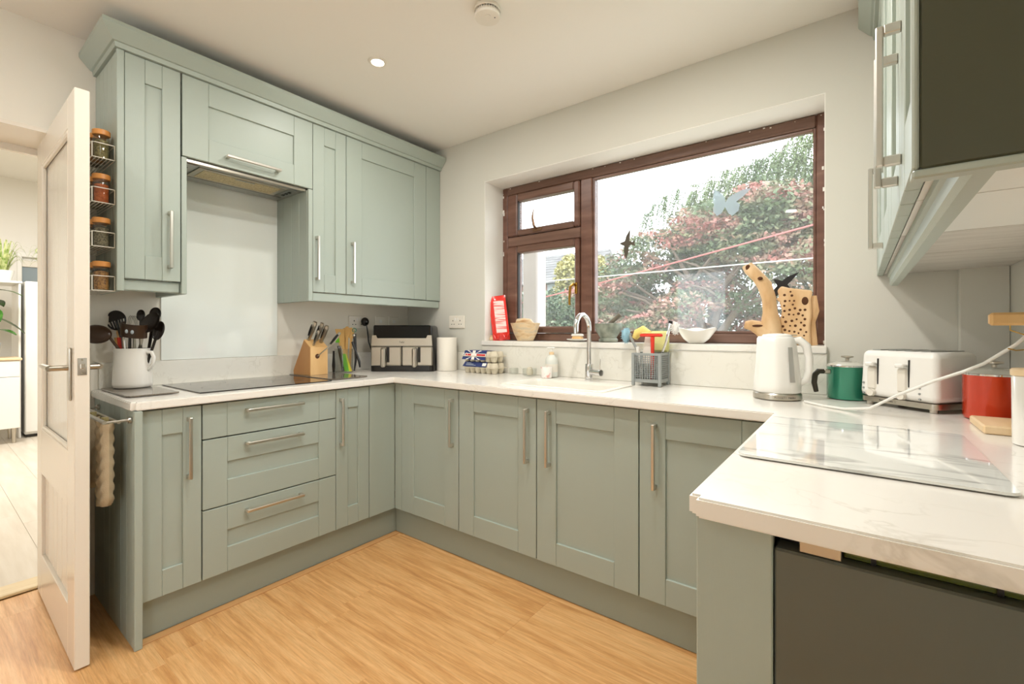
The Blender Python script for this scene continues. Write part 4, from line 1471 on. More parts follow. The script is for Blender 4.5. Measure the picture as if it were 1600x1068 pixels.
def eggbox(name, label, x, y, z, union, rz=0):
    p = thing(name, label, 'egg box', (x, y, z), rz, 'stacked egg boxes')
    g = G()
    for i in range(6):
        for j in range(2):
            cx, cy = -EL / 2 + EL * (i + .5) / 6, -EW / 4 + EW / 2 * j
            g.lathe([(.014, .0005), (.017, .004), (.0225, .03), (.0235, .034)], (cx, cy, 0), 14)
    g.box(-EL / 2 - .004, EL / 2 + .004, -EW / 2 - .004, EW / 2 + .004, .033, .038, .001)
    obj('tray', g, m_pulp, p)
    g = G()
    for i in range(6):
        for j in range(2):
            cx, cy = -EL / 2 + EL * (i + .5) / 6, -EW / 4 + EW / 2 * j
            g.lathe([(.0245, .0385), (.0235, .05), (.019, .063), (.010, .0665), (.002, .067)], (cx, cy, 0), 14)
    g.box(-EL / 2 + .004, EL / 2 - .03, -EW / 2 + .012, EW / 2 - .012, .040, .0635, .004)
    obj('lid', g, m_pulp, p)
    # printed sleeve: sloping front label and top
    f = G()
    y0, y1 = (-EW / 2 - .0075, -EW / 2 + .012) if union else (-EW / 2 - .0045, -EW / 2 + .012)
    za = .014 if union else .041
    f.add([(-EL / 2 + .002, y0, za), (EL / 2 - .062, y0, za), (EL / 2 - .062, y1, .0695), (-EL / 2 + .012, y1, .0695), (EL / 2 - .062, EW / 2 - .015, .0695), (-EL / 2 + .012, EW / 2 - .015, .0695)],
          [(0, 1, 2, 3), (3, 2, 4, 5)])
    lb = obj('printed_sleeve', f, m_navy, p, 'navy printed sleeve', smooth=False)
    S = lambda u, v, d: (u, y0 + (y1 - y0) * v - .9 * d, za + (.0695 - za) * v + .5 * d)
    if union:
        cx = -.035

        def strip(pts, m, d, nm):
            q = G()
            q.add([S(a, b, d) for a, b in pts], [tuple(range(len(pts)))])
            obj(nm, q, m, lb, smooth=False)
        for dx in (-1, 1):
            strip([(cx - .006 * dx, .5), (cx + .006 * dx, .62), (cx + .062 * dx, 1.0), (cx + .045 * dx, 1.0)], m_white, .001, 'flag_stripe')
            strip([(cx - .006 * dx, .5), (cx + .006 * dx, .38), (cx + .062 * dx, .02), (cx + .045 * dx, .02)], m_white, .001, 'flag_stripe')
        strip([(cx - .07, .36), (cx + .10, .36), (cx + .10, .68), (cx - .07, .68)], m_white, .0015, 'flag_bar')
        strip([(cx - .012, 0.0), (cx + .012, 0.0), (cx + .012, 1.0), (cx - .012, 1.0)], m_white, .0017, 'flag_bar')
        strip([(cx + .025, .42), (cx + .095, .42), (cx + .095, .62), (cx + .025, .62)], m_redp, .002, 'flag_bar')
        strip([(cx - .066, .42), (cx - .02, .42), (cx - .02, .62), (cx - .066, .62)], m_redp, .002, 'flag_bar')
        text_mesh('lettering', 'BO', .03, m_white, lb, frame_mtx(S(-.102, .52, .003), (1, 0, 0), (0, .0195, .0555)))
    else:
        q = G()
        q.add([S(a, b, .001) for a, b in ((.03, .2), (.06, .2), (.06, .8), (.03, .8))], [(0, 1, 2, 3)])
        obj('barcode_patch', q, m_white, lb, smooth=False)
        q = G()
        for k in range(3):
            q.add([S(a, b, .001) for a, b in ((-.10, .25 + .22 * k), (-.02 - .02 * k, .25 + .22 * k), (-.02 - .02 * k, .33 + .22 * k), (-.10, .33 + .22 * k))], [(0, 1, 2, 3)])
        obj('print_lines', q, m_pot, lb, smooth=False)
    return p


eggbox('egg_box', 'lower pulp egg box with a navy label, bottom of the stack', .842, -.095, WZ, False, R(2))
eggbox('egg_box', 'upper pulp egg box with a union flag label, top of the stack', .837, -.093, WZ + .0702, True, R(1))


def jar_pot(name, label, x, y, r, h, cat='jar'):
    p = thing(name, label, cat, (x, y, WZ))
    obj('glass', G().lathe([(r * .9, .001), (r, .004), (r, h - .003), (r * .96, h), (r * .9, h), (r * .92, .006), (.002, .005)], n=28), m_glass, p)
    return p


jar_pot('glass_ramekin', 'small clear glass pot beside the egg boxes', 1.05, -.06, .028, .038)
p = jar_pot('glass_ramekin', 'wider clear glass pot with a dark speck between eggs and soap', 1.185, -.085, .042, .045)
obj('sponge_scrap', G().lathe([(.018, .006), (.02, .03), (.012, .05), (.002, .052)], (.0, 0, 0), 12), m_pulp, p)
p = thing('floral_pot', 'small white pot with pink flowers in front of the soap bottle', 'pot', (1.335, -.135, WZ))
obj('pot', G().lathe([(.026, .001), (.029, .004), (.0315, .06), (.031, .063), (.027, .063), (.026, .01), (.002, .008)], n=28), m_pinkcup, p)
p = thing('soap_dispenser', 'pale hand soap bottle with white pump behind the sink', 'soap', (1.322, -.062, WZ))
obj('bottle', G().lathe([(.033, .001), (.036, .004), (.036, .085), (.033, .105), (.02, .122), (.013, .127), (.002, .127)], n=30), m_bottle, p)
obj('collar', G().lathe([(.014, .1275), (.014, .142), (.006, .144), (.002, .144)], n=20), m_palewood, p, 'pale collar')
g = G()
g.cyl((0, 0, .144), (0, 0, .162), .0045, n=12)
g.box(-.018, .02, -.009, .009, .160, .170, .004)
g.tube([(-.012, 0, .166), (-.026, -.002, .166), (-.03, -.002, .160)], .004, 8)
obj('pump', g, m_wplastic, p)
obj('printed_label', G().lathe([(.0362, .03), (.0362, .075), (.0360, .075), (.0360, .03)], n=30, close=True), m_wplastic2, p)

# cutlery basket
p = thing('cutlery_basket', 'grey plastic cutlery basket of washing up brushes right of the tap', 'basket', (1.915, -.105, WZ), R(1))
bw, bd, bh, z0 = .064, .062, .157, .022
g = G()
for sx in (-1, 1):
    for sy in (-1, 1):
        g.box(sx * bw - .007, sx * bw + .007, sy * bd - .007, sy * bd + .007, .001, bh, .002)
for (a0, a1, fx) in ((-bw, bw, 0), (-bd, bd, 1)):
    for s in (-1, 1):
        def bb(u0, u1, zz0, zz1):
            if fx == 0:
                g.box(u0, u1, s * bd - .003, s * bd + .003, zz0, zz1)
            else:
                g.box(s * bw - .003, s * bw + .003, u0, u1, zz0, zz1)
        bb(a0, a1, bh - .012, bh)
        bb(a0, a1, .018, .034)
        nn = 11
        for k in range(1, nn):
            u = a0 + (a1 - a0) * k / nn
            bb(u - .0014, u + .0014, .03, bh - .008)
        for k in range(1, 12):
            z = .034 + (bh - .046) * k / 12
            bb(a0, a1, z - .0014, z + .0014)
g.box(-bw, bw, -bd, bd, .018, .021)
obj('body', g, m_grey, p, smooth=False)
BX, BY = 1.915, -.105


def stick(name, label, cat, pts, rad, m, parts=()):
    t = thing(name, label, cat, pts[0])
    obj('handle', G().tube(pts, rad, 10), m, t, world=True)
    for nm, g, mm in parts:
        obj(nm, g, mm, t, world=True)
    return t


B = lambda x, y, z: (BX + x, BY + y, WZ + z)
g = G()
for k in range(40):
    a = 2 * PI * k / 40
g.ball(B(-.135, .02, .24), .022, .022, .036, 14, 8)
for k in range(90):
    th, ph = rng.uniform(0, 2 * PI), rng.uniform(-1, 1)
    d_ = Vector((math.cos(th) * math.sqrt(1 - ph * ph), math.sin(th) * math.sqrt(1 - ph * ph), ph))
    c_ = Vector(B(-.135, .02, .24))
    g.tube([c_ + Vector((d_.x * .018, d_.y * .018, d_.z * .03)), c_ + Vector((d_.x * .029, d_.y * .029, d_.z * .043))], .0012, 4)
stick('dish_brush', 'blue bristle dish brush leaning left out of the grey basket', 'brush', [B(-.02, .02, .03), B(-.06, .02, .14), B(-.10, .02, .21), B(-.122, .02, .25)], [.005, .006, .007, .008], m_grey, [('bristles', g, m_blue)])
g = G().ball(B(.112, .02, .275), .017, .02, .03, 14, 8)
for k in range(90):
    th, ph = rng.uniform(0, 2 * PI), rng.uniform(-1, 1)
    d_ = Vector((math.cos(th) * math.sqrt(1 - ph * ph), math.sin(th) * math.sqrt(1 - ph * ph), ph))
    c_ = Vector(B(.112, .02, .275))
    g.tube([c_ + Vector((d_.x * .015, d_.y * .016, d_.z * .025)), c_ + Vector((d_.x * .024, d_.y * .026, d_.z * .036))], .0012, 4)
stick('dish_brush', 'white bristle dish brush leaning right out of the grey basket', 'brush', [B(.03, .02, .03), B(.05, .02, .16), B(.068, .02, .21), B(.088, .02, .30)], [.004, .005, .006, .008], m_chrome, [('bristles', g, m_bristle), ('cap', G().cyl(B(.087, .02, .298), B(.09, .02, .31), .010, n=14), m_dark)])
g = G().box(*[v for ab in zip(B(-.045, -.03, .234), B(.063, -.008, .248)) for v in ab], .004)
g2 = G()
g2.box(*[v for ab in zip(B(-.04, -.024, .248), B(.058, -.014, .254)) for v in ab], .002)
stick('squeegee', 'red T shaped squeegee standing in the grey basket', 'squeegee', [B(.012, -.02, .03), B(.016, -.02, .12), B(.016, -.02, .234)], [.007, .008, .010], m_red, [('head', g, m_red), ('blade', g2, m_lime)])
stick('spoon_handle', 'white cutlery handle in the grey basket', 'cutlery', [B(-.03, -.03, .03), B(-.045, -.03, .12), B(-.055, -.03, .185)], [.004, .006, .009], m_wplastic)
tag(obj('dishcloth', G().tube([B(-.10, .045, .225), B(-.085, .045, .25), B(-.055, .045, .265), B(-.03, .04, .25), B(-.02, .035, .22)], [.014, .022, .024, .02, .012], 12), m_yellow), 'yellow dishcloth hung over the back of the grey basket', 'cloth')
tag(obj('sponge', G().box(*[v for ab in zip(B(-.02, .045, .16), B(.07, .066, .262)) for v in ab], .008), m_lime), 'yellow green sponge behind the red squeegee', 'sponge')
tag(obj('scraper', G().prism([(-.05, .10), (.0, .10), (.01, .23), (-.03, .235)], .0, .006, lambda a, b, d: B(a, d + .005, b)), m_wplastic2), 'pale grey scraper standing in the grey basket', 'scraper')

# kettle
p = thing('kettle', 'white electric kettle with a steel base in front of the window', 'kettle', (2.465, -.241, WZ), R(7.2))


def oct_(x, y, z, a):
    k = .985 + .015 * math.cos(8 * a)
    s = 1 + .18 * max(0, (z - .19) / .05) * max(0, math.cos(a - PI)) ** 6
    return (x * k * s, y * k * s, z)


obj('power_base', G().lathe([(.079, .001), (.083, .004), (.083, .022), (.08, .026), (.002, .026)], n=40), m_steel, p, 'brushed steel base')
obj('body', G().lathe([(.078, .0265), (.081, .03), (.0805, .06), (.073, .14), (.064, .215), (.060, .232), (.054, .240), (.002, .242)], n=48, warp=oct_), m_wplastic, p, ang=60)
obj('lid', G().lathe([(.052, .2405), (.048, .247), (.027, .251), (.002, .252)], n=40), m_wplastic, p)
obj('handle', G().tube([(.046, 0, .225), (.074, 0, .226), (.096, 0, .205), (.105, 0, .16), (.104, 0, .11), (.095, 0, .075), (.074, 0, .062)], [.013, .015, .015, .013, .013, .014, .012], 14), m_wplastic, p)
obj('lid_button', G().box(.04, .066, -.012, .012, .2425, .2475, .002), m_steel, p)
g = G()
a0 = R(-52)
for i in range(9):
    z = .07 + .13 * i / 8
    rr_ = .0805 - (z - .06) * .098
    for s in (-1, 1):
        a = a0 + s * .13
        g.v.append(((rr_ + .0026) * math.cos(a), (rr_ + .0026) * math.sin(a), z))
for i in range(8):
    g.F.append([2 * i, 2 * i + 1, 2 * i + 3, 2 * i + 2])
obj('water_gauge', g, mat('gauge window', (176, 176, 170), .15, bump=(10, .01, (1, 1, 1))), p)
for k, ch in enumerate('Russell Hobbs'):
    a = R(-94 + 4.0 * k)
    if ch == ' ':
        continue
    text_mesh('lettering', ch, .010, m_gasket, p, frame_mtx((.0834 * math.cos(a), .0834 * math.sin(a), .0135), (-math.sin(a), math.cos(a), 0), (0, 0, 1)), ext=.0002)

# paper roll
p = thing('paper_roll', 'white kitchen paper roll standing right of the air fryer', 'kitchen roll', (.522, -.105, WZ))
obj('paper', G().lathe([(.02, .001), (.066, .001), (.0665, .004), (.0665, .216), (.066, .219), (.02, .219)], n=48, close=True), m_paper, p)
obj('core', G().lathe([(.0165, .001), (.0195, .001), (.0195, .2185), (.0165, .2185)], n=24, close=True), m_pulp, p)

# air fryer
n_ = Vector((.605, -.797, 0))
af = thing('air_fryer', 'steel and black double drawer air fryer in the corner', 'air fryer', (.283, -.248, WZ), R(37.2))
AW = .207
g = G()
g.prism([(p_[0], p_[1]) for p_ in rr(-AW, AW, -.125, .135, 0, .035, 6)], .004, .30)
for i, v in enumerate(g.v):
    k = (v[2] - .004) / .296
    g.v[i] = (v[0] * (1 - .07 * k), v[1] * (1 - .04 * k) + .004 * k, v[2])
bo = obj('housing', g, m_dark, af)
bv = bo.modifiers.new('b', 'BEVEL')
bv.width = .018
bv.segments = 3
bv.limit_method = 'ANGLE'
obj('base', G().prism([(p_[0], p_[1]) for p_ in rr(-AW - .002, AW + .002, -.128, .137, 0, .035, 6)], .001, .036), m_dark, af)
obj('display_panel', G().box(-.185, .185, -.130, -.118, .213, .300, .01), m_blackgl, af, 'black glass control panel')
g = G()
g.prism([(-.197, .166), (.197, .166), (.192, .235), (.166, .235), (.158, .216), (-.158, .216), (-.166, .235), (-.192, .235)], -.133, -.12, lambda a, b, d: (a, d, b))
obj('steel_band', g, m_steel, af, smooth=False)
for s in (-1, 1):
    cx = s * .1005
    x0, x1 = cx - .098, cx + .098
    dw = obj('drawer', G().box(x0, x1, -.137, -.115, .038, .162, .006), m_steel, af, 'brushed steel drawer front')
    hx = cx - .012
    obj('handle', G().box(hx - .015, hx + .015, -.178, -.137, .03, .155, .009), m_steel, dw)
    obj('grip_recess', G().box(hx + .016, hx + .034, -.1385, -.136, .06, .158, .002), m_dark, dw)
text_mesh('lettering', 'Tefal', .017, m_gasket, af, frame_mtx((0, -.1334, .19), (1, 0, 0), (0, 0, 1)))

# knife block with knives
KP = (.215, -.835)
ka = R(5)
p = thing('knife_block', 'beech knife block on the smoked glass board by the hob', 'knife block', (KP[0], KP[1], .9205), ka)
g = G()
g.prism([(0, 0), (0, .160), (-.062, .205), (-.165, .022), (-.163, 0)], -.056, .056, lambda a, b, d: (a, d, b))
kb = obj('block', g, m_beech, p, smooth=False)
g = G()
g.prism([(-.003, .002), (-.003, .158), (-.061, .2), (-.162, .022), (-.16, .002)], -.0575, -.0562, lambda a, b, d: (a, d, b))
obj('side_face', g, m_beech2, p, 'darker side face', smooth=False)
g = G()
for y in (-.03, 0, .03):
    g.box(-.045, -.02, y - .012, y + .012, .181, .1815)
obj('front_hole', G().cyl((.0002, -.012, .108), (-.01, -.012, .108), .014, n=16), m_hole, p, 'dark round hole')


def knife(label, x, y, z, d, L, s=1.0):
    """handle rising from (x,y,z) in block coordinates along d"""
    q = Matrix.Translation((KP[0], KP[1], .9205)) @ Matrix.Rotation(ka, 4, 'Z')
    d = Vector(d).normalized()
    a = q @ Vector((x, y, z))
    dd = q.to_3x3() @ d
    t = thing('kitchen_knife', label, 'knife', a, group='knives in the beech block')
    g = G()
    g.tube([a, a + dd * .012], [.008 * s, .010 * s], 10)
    obj('bolster', g, m_steel, t, world=True)
    pts = [a + dd * (.012 + (L - .012) * k / 6) for k in range(7)]
    obj('handle', G().tube(pts, [.0085 * s, .0095 * s, .011 * s, .0115 * s, .012 * s, .0125 * s, .009 * s], 10), m_steel, t, world=True)
    sd = dd.cross(Vector((.605, -.797, 0))).normalized() * .004 * s
    tow = Vector((.605, -.797, 0)) * .009 * s
    obj('grip_inlay', G().tube([q_ + tow * .75 - sd for q_ in pts[1:6]], [.004 * s, .006 * s, .0065 * s, .0065 * s, .005 * s], 8), m_nylon, t, world=True)
    return t


ud = (.52, .0, .86)
knife('largest kitchen knife at the back left of the beech block', -.06, -.03, .2, ud, .125, 1.25)
knife('slim steel knife in the front left slot of the beech block', -.015, -.028, .17, ud, .10, .8)
knife('kitchen knife in the middle back of the beech block', -.052, .012, .197, ud, .12, 1.2)
knife('kitchen knife at the right of the beech block, just in front of the spatula', -.036, .035, .186, ud, .115, 1.15)
q = Matrix.Translation((KP[0], KP[1], .9205)) @ Matrix.Rotation(ka, 4, 'Z')
a, b_ = q @ Vector((.002, -.012, .108)), q @ Vector((.03, .045, .165))
c_ = q @ Vector((.055, .10, .245))
t = thing('kitchen_scissors', 'sharpening knife stuck slanting into the front hole of the beech block', 'knife', a, group='knives in the beech block')
obj('blade', G().tube([a, b_], [.003, .004], 8), m_steel, t, world=True)
obj('handle', G().tube([b_, b_.lerp(c_, .3), b_.lerp(c_, .7), c_], [.008, .010, .012, .008], 10), m_steel, t, world=True)
obj('grip_inlay', G().tube([b_.lerp(c_, .15) + Vector((.006, -.007, 0)), b_.lerp(c_, .5) + Vector((.007, -.008, 0)), b_.lerp(c_, .85) + Vector((.006, -.007, 0))], [.005, .008, .006], 8), m_dark, t, world=True)
t.name = 'kitchen_knife'

# acrylic tub with bamboo utensils
HX, HY = .135, -.625
p = thing('utensil_tub', 'clear acrylic tub of bamboo utensils right of the knife block', 'utensil tub', (HX, HY, WZ))
obj('tub', G().lathe([(.054, .001), (.056, .003), (.056, .15), (.053, .15), (.053, .006), (.002, .005)], n=36), m_acrylic, p)
Rv = Vector((.7964, .6047, 0))
Fv = Vector((-.6047, .7964, 0))


def at(cx, cy, l, dp, z):
    return Vector((cx, cy, 0)) + Rv * l + Fv * dp + Vector((0, 0, z))


def paddle(cx, cy, l0, l1, z0, z1, w, th, dp, m, z2=None):
    """flat tapering blade facing the viewer side of the room"""
    g = G()
    vs = []
    for d in (dp, dp + th):
        vs += [at(cx, cy, l0 - w[0], d, z0), at(cx, cy, l0 + w[0], d, z0), at(cx, cy, l1 + w[1], d, z1), at(cx, cy, l1 - w[1], d, z1)]
    return g.add(vs, [(0, 1, 2, 3), (4, 5, 6, 7), (0, 1, 5, 4), (1, 2, 6, 5), (2, 3, 7, 6), (3, 0, 4, 7)])


H_ = (HX, HY)
t = thing('spatula', 'bamboo spatula with slotted blade and lime green band', 'spatula', at(*H_, .03, 0, WZ + .01))
obj('handle', paddle(*H_, .052, .0, WZ + .012, WZ + .17, (.007, .009), .006, -.02, m_bamboo), m_bamboo, t, world=True)
obj('blade', paddle(*H_, -.004, -.02, WZ + .17, WZ + .275, (.016, .028), .006, -.02, m_bamboo), m_bamboo, t, world=True)
obj('green_band', paddle(*H_, -.03, -.036, WZ + .19, WZ + .225, (.012, .014), .003, -.0235, m_green), m_green, t, 'lime green band', world=True)
t = thing('spatula', 'lime and yellow silicone spatula standing in the acrylic tub', 'spatula', at(*H_, .03, 0, WZ + .01))
obj('blade', paddle(*H_, .036, .015, WZ + .012, WZ + .12, (.022, .010), .006, -.034, m_green), m_green, t, world=True)
obj('edge', paddle(*H_, .053, .026, WZ + .012, WZ + .12, (.006, .003), .0065, -.035, m_yellowg), m_yellowg, t, 'yellow edge', world=True)
obj('handle', paddle(*H_, .013, .0, WZ + .12, WZ + .2, (.007, .007), .006, -.03, m_bamboo), m_bamboo, t, world=True)
for i, (l0, l1, z1, lb) in enumerate(((.01, .018, .29, 'bamboo spoon standing at the back of the acrylic tub'), (.03, .04, .283, 'wide bamboo spoon right of centre in the acrylic tub'), (.02, -.005, .28, 'bamboo fork leaning left at the back of the acrylic tub'))):
    t = thing('wooden_spoon', lb, 'spoon', at(*H_, l0, .01, WZ + .01))
    obj('handle', paddle(*H_, l0, l1, WZ + .012, WZ + z1 - .07, (.006, .007), .007, .005 + .01 * i, m_bamboo), m_bamboo, t, world=True)
    o_ = G()
    prof = [at(*H_, l1 + .0 + .019 * math.cos(2 * PI * k / 16), .005 + .01 * i, WZ + z1 - .035 + .037 * math.sin(2 * PI * k / 16)) for k in range(16)]
    o_.add(prof + [v_ + Fv * .007 for v_ in prof], [tuple(range(16)), tuple(range(16, 32))] + [(k, (k + 1) % 16, 16 + (k + 1) % 16, 16 + k) for k in range(16)])
    obj('bowl', o_, m_bamboo, t, world=True)
t = thing('black_utensil', 'black handled utensil upside down at the left of the acrylic tub', 'utensil', at(*H_, -.045, -.03, WZ + .01))
obj('shaft', G().tube([at(*H_, -.04, -.06, WZ + .008), at(*H_, -.04, -.06, WZ + .05), at(*H_, -.04, -.06, WZ + .1), at(*H_, -.04, -.06, WZ + .14)], [.007, .010, .007, .006], 10), m_dark, t, world=True)
t = thing('black_utensil', 'dark curved utensil leaning inside the acrylic tub', 'utensil', at(*H_, 0, -.03, WZ + .01))
obj('shaft', G().tube([at(*H_, .012, -.042, WZ + .012), at(*H_, .0, -.042, WZ + .08), at(*H_, -.012, -.042, WZ + .15), at(*H_, -.02, -.04, WZ + .17)], [.009, .007, .009, .006], 10), m_nylon, t, world=True)
t = thing('kitchen_tongs', 'black and steel tongs hung on the right of the acrylic tub', 'tongs', at(*H_, .075, -.01, WZ + .02))
obj('arm', G().tube([at(*H_, .068, 0, WZ + .245), at(*H_, .074, 0, WZ + .15), at(*H_, .076, 0, WZ + .08), at(*H_, .066, 0, WZ + .012)], [.010, .008, .007, .004], 8), m_dark, t, world=True)
obj('arm', G().tube([at(*H_, .058, -.012, WZ + .195), at(*H_, .085, -.012, WZ + .12), at(*H_, .102, -.012, WZ + .07), at(*H_, .106, -.012, WZ + .035)], [.008, .006, .008, .005], 8), m_dark, t, world=True)
obj('hinge', G().ball(at(*H_, .066, -.006, WZ + .235), .010, .010, .010, 12, 8), m_steel, t, world=True)
g = G()
cc = at(*H_, .066, 0, WZ + .268)
g.tube([cc + Rv * .012 * math.cos(2 * PI * k / 14) + Vector((0, 0, .012 * math.sin(2 * PI * k / 14))) for k in range(14)], .0025, 6, True)
obj('hanging_loop', g, m_teal, t, world=True)

# sockets
def socket(name, label, f, a0, a1, z0, z1, double):
    c = f((a0 + a1) / 2, 0, z0)
    p = thing(name, label, 'socket', c)
    obj('plate', G(f).box(a0, a1, .0008, .0095, z0, z1, .003), m_socket, p, world=True)
    if double:
        w = a1 - a0
        for s in (.27, .73):
            cx = a0 + w * s
            cz = (z0 + z1) / 2
            g = G(f)
            g.box(cx - .003, cx + .003, .0095, .0099, cz + .004, cz + .013)
            for d in (-.011, .011):
                g.box(cx + d - .004, cx + d + .004, .0095, .0099, cz - .018, cz - .013)
            obj('pin_holes', g, m_gasket, p, world=True, smooth=False)
        for s in (.42, .58):
            cx = a0 + w * s
            obj('switch', G(f).box(cx - .006, cx + .006, .0095, .0125, z1 - .035, z1 - .014, .001), m_wplastic, p, world=True)
    else:
        cx, cz = (a0 + a1) / 2, (z0 + z1) / 2
        obj('switch', G(f).box(cx - .012, cx + .012, .0095, .0125, cz - .002, cz + .02, .001), m_wplastic, p, world=True)
    return p


socket('wall_socket', 'white double socket with a black plug behind the acrylic tub', fL, -.506, -.36, 1.192, 1.278, True)
socket('switch_plate', 'white single switch plate above the left of the air fryer', fL, -.297, -.211, 1.192, 1.278, False)
socket('switch_plate', 'white single switch plate above the right of the air fryer', fL, -.18, -.094, 1.192, 1.278, False)
socket('wall_socket', 'white double socket on the wall between the kitchen roll and window', fB, .446, .592, 1.194, 1.28, True)
p = thing('plug', 'black plug and lead in the double socket beside the air fryer', 'plug', (.012, -.40, 1.23))
g = G()
g.ball((.032, -.398, 1.238), .024, .027, .03, 14, 8)
obj('body', g, m_dark, p, world=True)
obj('lead', G().tube([(.045, -.396, 1.215), (.05, -.39, 1.17), (.04, -.375, 1.10), (.03, -.34, 1.03), (.026, -.31, .98), (.024, -.29, .94)], .0042, 8), m_dark, p, world=True)

# ------------------------------------------------------------------ jug of utensils
JX, JY = .108, -.668 - 1.0
JZ = .9205


def jugw(x, y, z, a):
    k = max(0, (z - .135) / .045)
    s = max(0, math.cos(a - PI)) ** 10
    return (x * (1 + .24 * k * s), y * (1 + .0 * k * s), z + .012 * k * s)


p = thing('jug', 'white ceramic jug holding cooking utensils on the left worktop', 'jug', (JX, JY, JZ), R(37.2))
obj('body', G().lathe([(.064, .001), (.070, .004), (.072, .02), (.070, .08), (.066, .14), (.067, .168), (.069, .174), (.066, .176), (.063, .165), (.062, .14), (.066, .08), (.066, .02), (.002, .01)], n=48, warp=jugw), m_ceramic, p, ang=60)
obj('handle', G().tube([(.062, 0, .16), (.085, 0, .158), (.095, 0, .135), (.091, 0, .105), (.078, 0, .085), (.067, 0, .08)], [.008, .008, .008, .0075, .007, .008], 12), m_ceramic, p)


def U(l, dp, z):
    return at(JX, JY, l, dp, z)


def head_frame(c, axis):
    """frame at c: y along the utensil axis, z towards the room"""
    ay = Vector(axis).normalized()
    az = (-Fv * .9 + Vector((0, 0, .25)))
    ax = ay.cross(az).normalized()
    az = ax.cross(ay)
    m = Matrix((ax, ay, az)).transposed().to_4x4()
    m.translation = c
    return m


def utensil(name, label, cat, l0, d0, l1, d1, z1, kind, w, h, m, mh=None, tilt=None):
    a, c = U(l0, d0, JZ + .02), U(l1, d1, z1)
    t = thing(name, label, cat, a, group='utensils in the white jug')
    ax = tilt or (c - a)
    fm = head_frame(c, ax)
    ax = Vector(ax).normalized()
    j = c - ax * h * .8
    g = G()
    g.tube([a, a.lerp(j, .6), j, c - ax * h * .55], [.0055, .006, .0055, .004], 8)
    obj('handle', g, mh or m, t, world=True)
    g = G()
    if kind == 'back':
        g.ball((0, 0, 0), w, h, .022, 24, 12)
        g.v = [tuple(fm @ Vector(v)) for v in g.v]
    if kind == 'spoon' or kind == 'ladle':
        dp = .016 if kind == 'spoon' else w * .9
        nr, na = 6, 24
        vs = []
        for sgn in (0, 1):
            for i in range(nr + 1):
                r_ = i / nr
                for k in range(na):
                    q_ = 2 * PI * k / na
                    z = -dp * (1 - r_ * r_) + (0.0025 if sgn else 0)
                    vs.append(fm @ Vector((w * r_ * math.cos(q_), h * r_ * math.sin(q_), z)))
        fs = []
        n1 = (nr + 1) * na
        for sgn in (0, 1):
            for i in range(nr):
                for k in range(na):
                    l = (k + 1) % na
                    b = sgn * n1 + i * na
                    fs.append((b + k, b + l, b + na + l, b + na + k))
        for k in range(na):
            l = (k + 1) % na
            fs.append((nr * na + k, nr * na + l, n1 + nr * na + l, n1 + nr * na + k))
        g.add(vs, fs)
    elif kind == 'slot':
        ring = [fm @ Vector((w * .9 * math.cos(2 * PI * k / 24), h * .9 * math.sin(2 * PI * k / 24), 0)) for k in range(24)]
        # disc with open slots: a crown half and bars
        na = 24
        pts = [(w * math.cos(2 * PI * k / na), h * math.sin(2 * PI * k / na)) for k in range(na)]
        top = [q_ for q_ in pts if q_[1] > -.02 * h]
        for z in (0,):
            vs = [fm @ Vector((a_, b_, .0015)) for a_, b_ in top] + [fm @ Vector((a_, b_, -.0015)) for a_, b_ in top]
            n = len(top)
            g.add(vs, [tuple(range(n)), tuple(range(n, 2 * n))] + [(k, (k + 1) % n, n + (k + 1) % n, n + k) for k in range(n)])
        g.tube(ring, .004, 6, True)
        for s in (-.6, -.3, 0, .3, .6):
            hh = h * .9 * math.sqrt(1 - s * s)
            g.tube([fm @ Vector((w * s, 0, 0)), fm @ Vector((w * s * .8, -hh, 0))], .0032 if s else .005, 6)
    elif kind == 'band':
        vs = []
        na = 16
        for zz in (-h, h):
            for rr_ in (1, .93):
                for k in range(na + 1):
                    q_ = PI * (-.08 + 1.16 * k / na)
                    vs.append(fm @ Vector((w * rr_ * math.cos(q_), zz, -.02 + .036 * rr_ * math.sin(q_))))
        n = na + 1
        fs = []
        for k in range(na):
            fs += [(k, k + 1, 2 * n + k + 1, 2 * n + k), (n + k, n + k + 1, 3 * n + k + 1, 3 * n + k), (k, k + 1, n + k + 1, n + k), (2 * n + k, 2 * n + k + 1, 3 * n + k + 1, 3 * n + k)]
        g.add(vs, fs)
    hd_ = obj('head', g, m, t, world=True, ang=50)
    if kind == 'band':
        g = G()
        for s in (.0, .42):
            g.ball(fm @ Vector((w * s, -h * .05, .0172 - .012 * s * s)), .006, .006, .009, 10, 6)
        obj('holes', g, m_pot, hd_)
    return t


utensil('serving_spoon', 'large black serving spoon leaning left out of the white jug', 'spoon', .03, .03, -.088, -.085, 1.160, 'back', .042, .066, m_bronze, tilt=(-Rv + Vector((0, 0, .12))))
utensil('slotted_spoon', 'round black slotted turner at the upper left of the white jug', 'turner', -.01, .02, -.092, .02, 1.222, 'slot', .044, .046, m_nylon)
utensil('ladle', 'brown black pierced spaghetti server in the middle of the white jug', 'server', .0, -.02, .034, -.055, 1.176, 'band', .056, .030, m_bronze, m_dark)
utensil('potato_masher', 'small black slotted head standing at the top centre of the white jug', 'utensil', .01, .03, .0, .045, 1.246, 'slot', .017, .026, m_nylon)
utensil('cooking_spoon', 'brown cooking spoon seen behind the black spoon in the white jug', 'spoon', .02, .04, .045, .06, 1.238, 'spoon', .02, .028, m_bronze)
utensil('cooking_spoon', 'black cooking spoon leaning right, frontmost in the white jug', 'spoon', -.03, .035, .108, -.035, 1.212, 'spoon', .038, .052, m_nylon, m_steel, tilt=(Rv * .75 + Vector((0, 0, .75))))
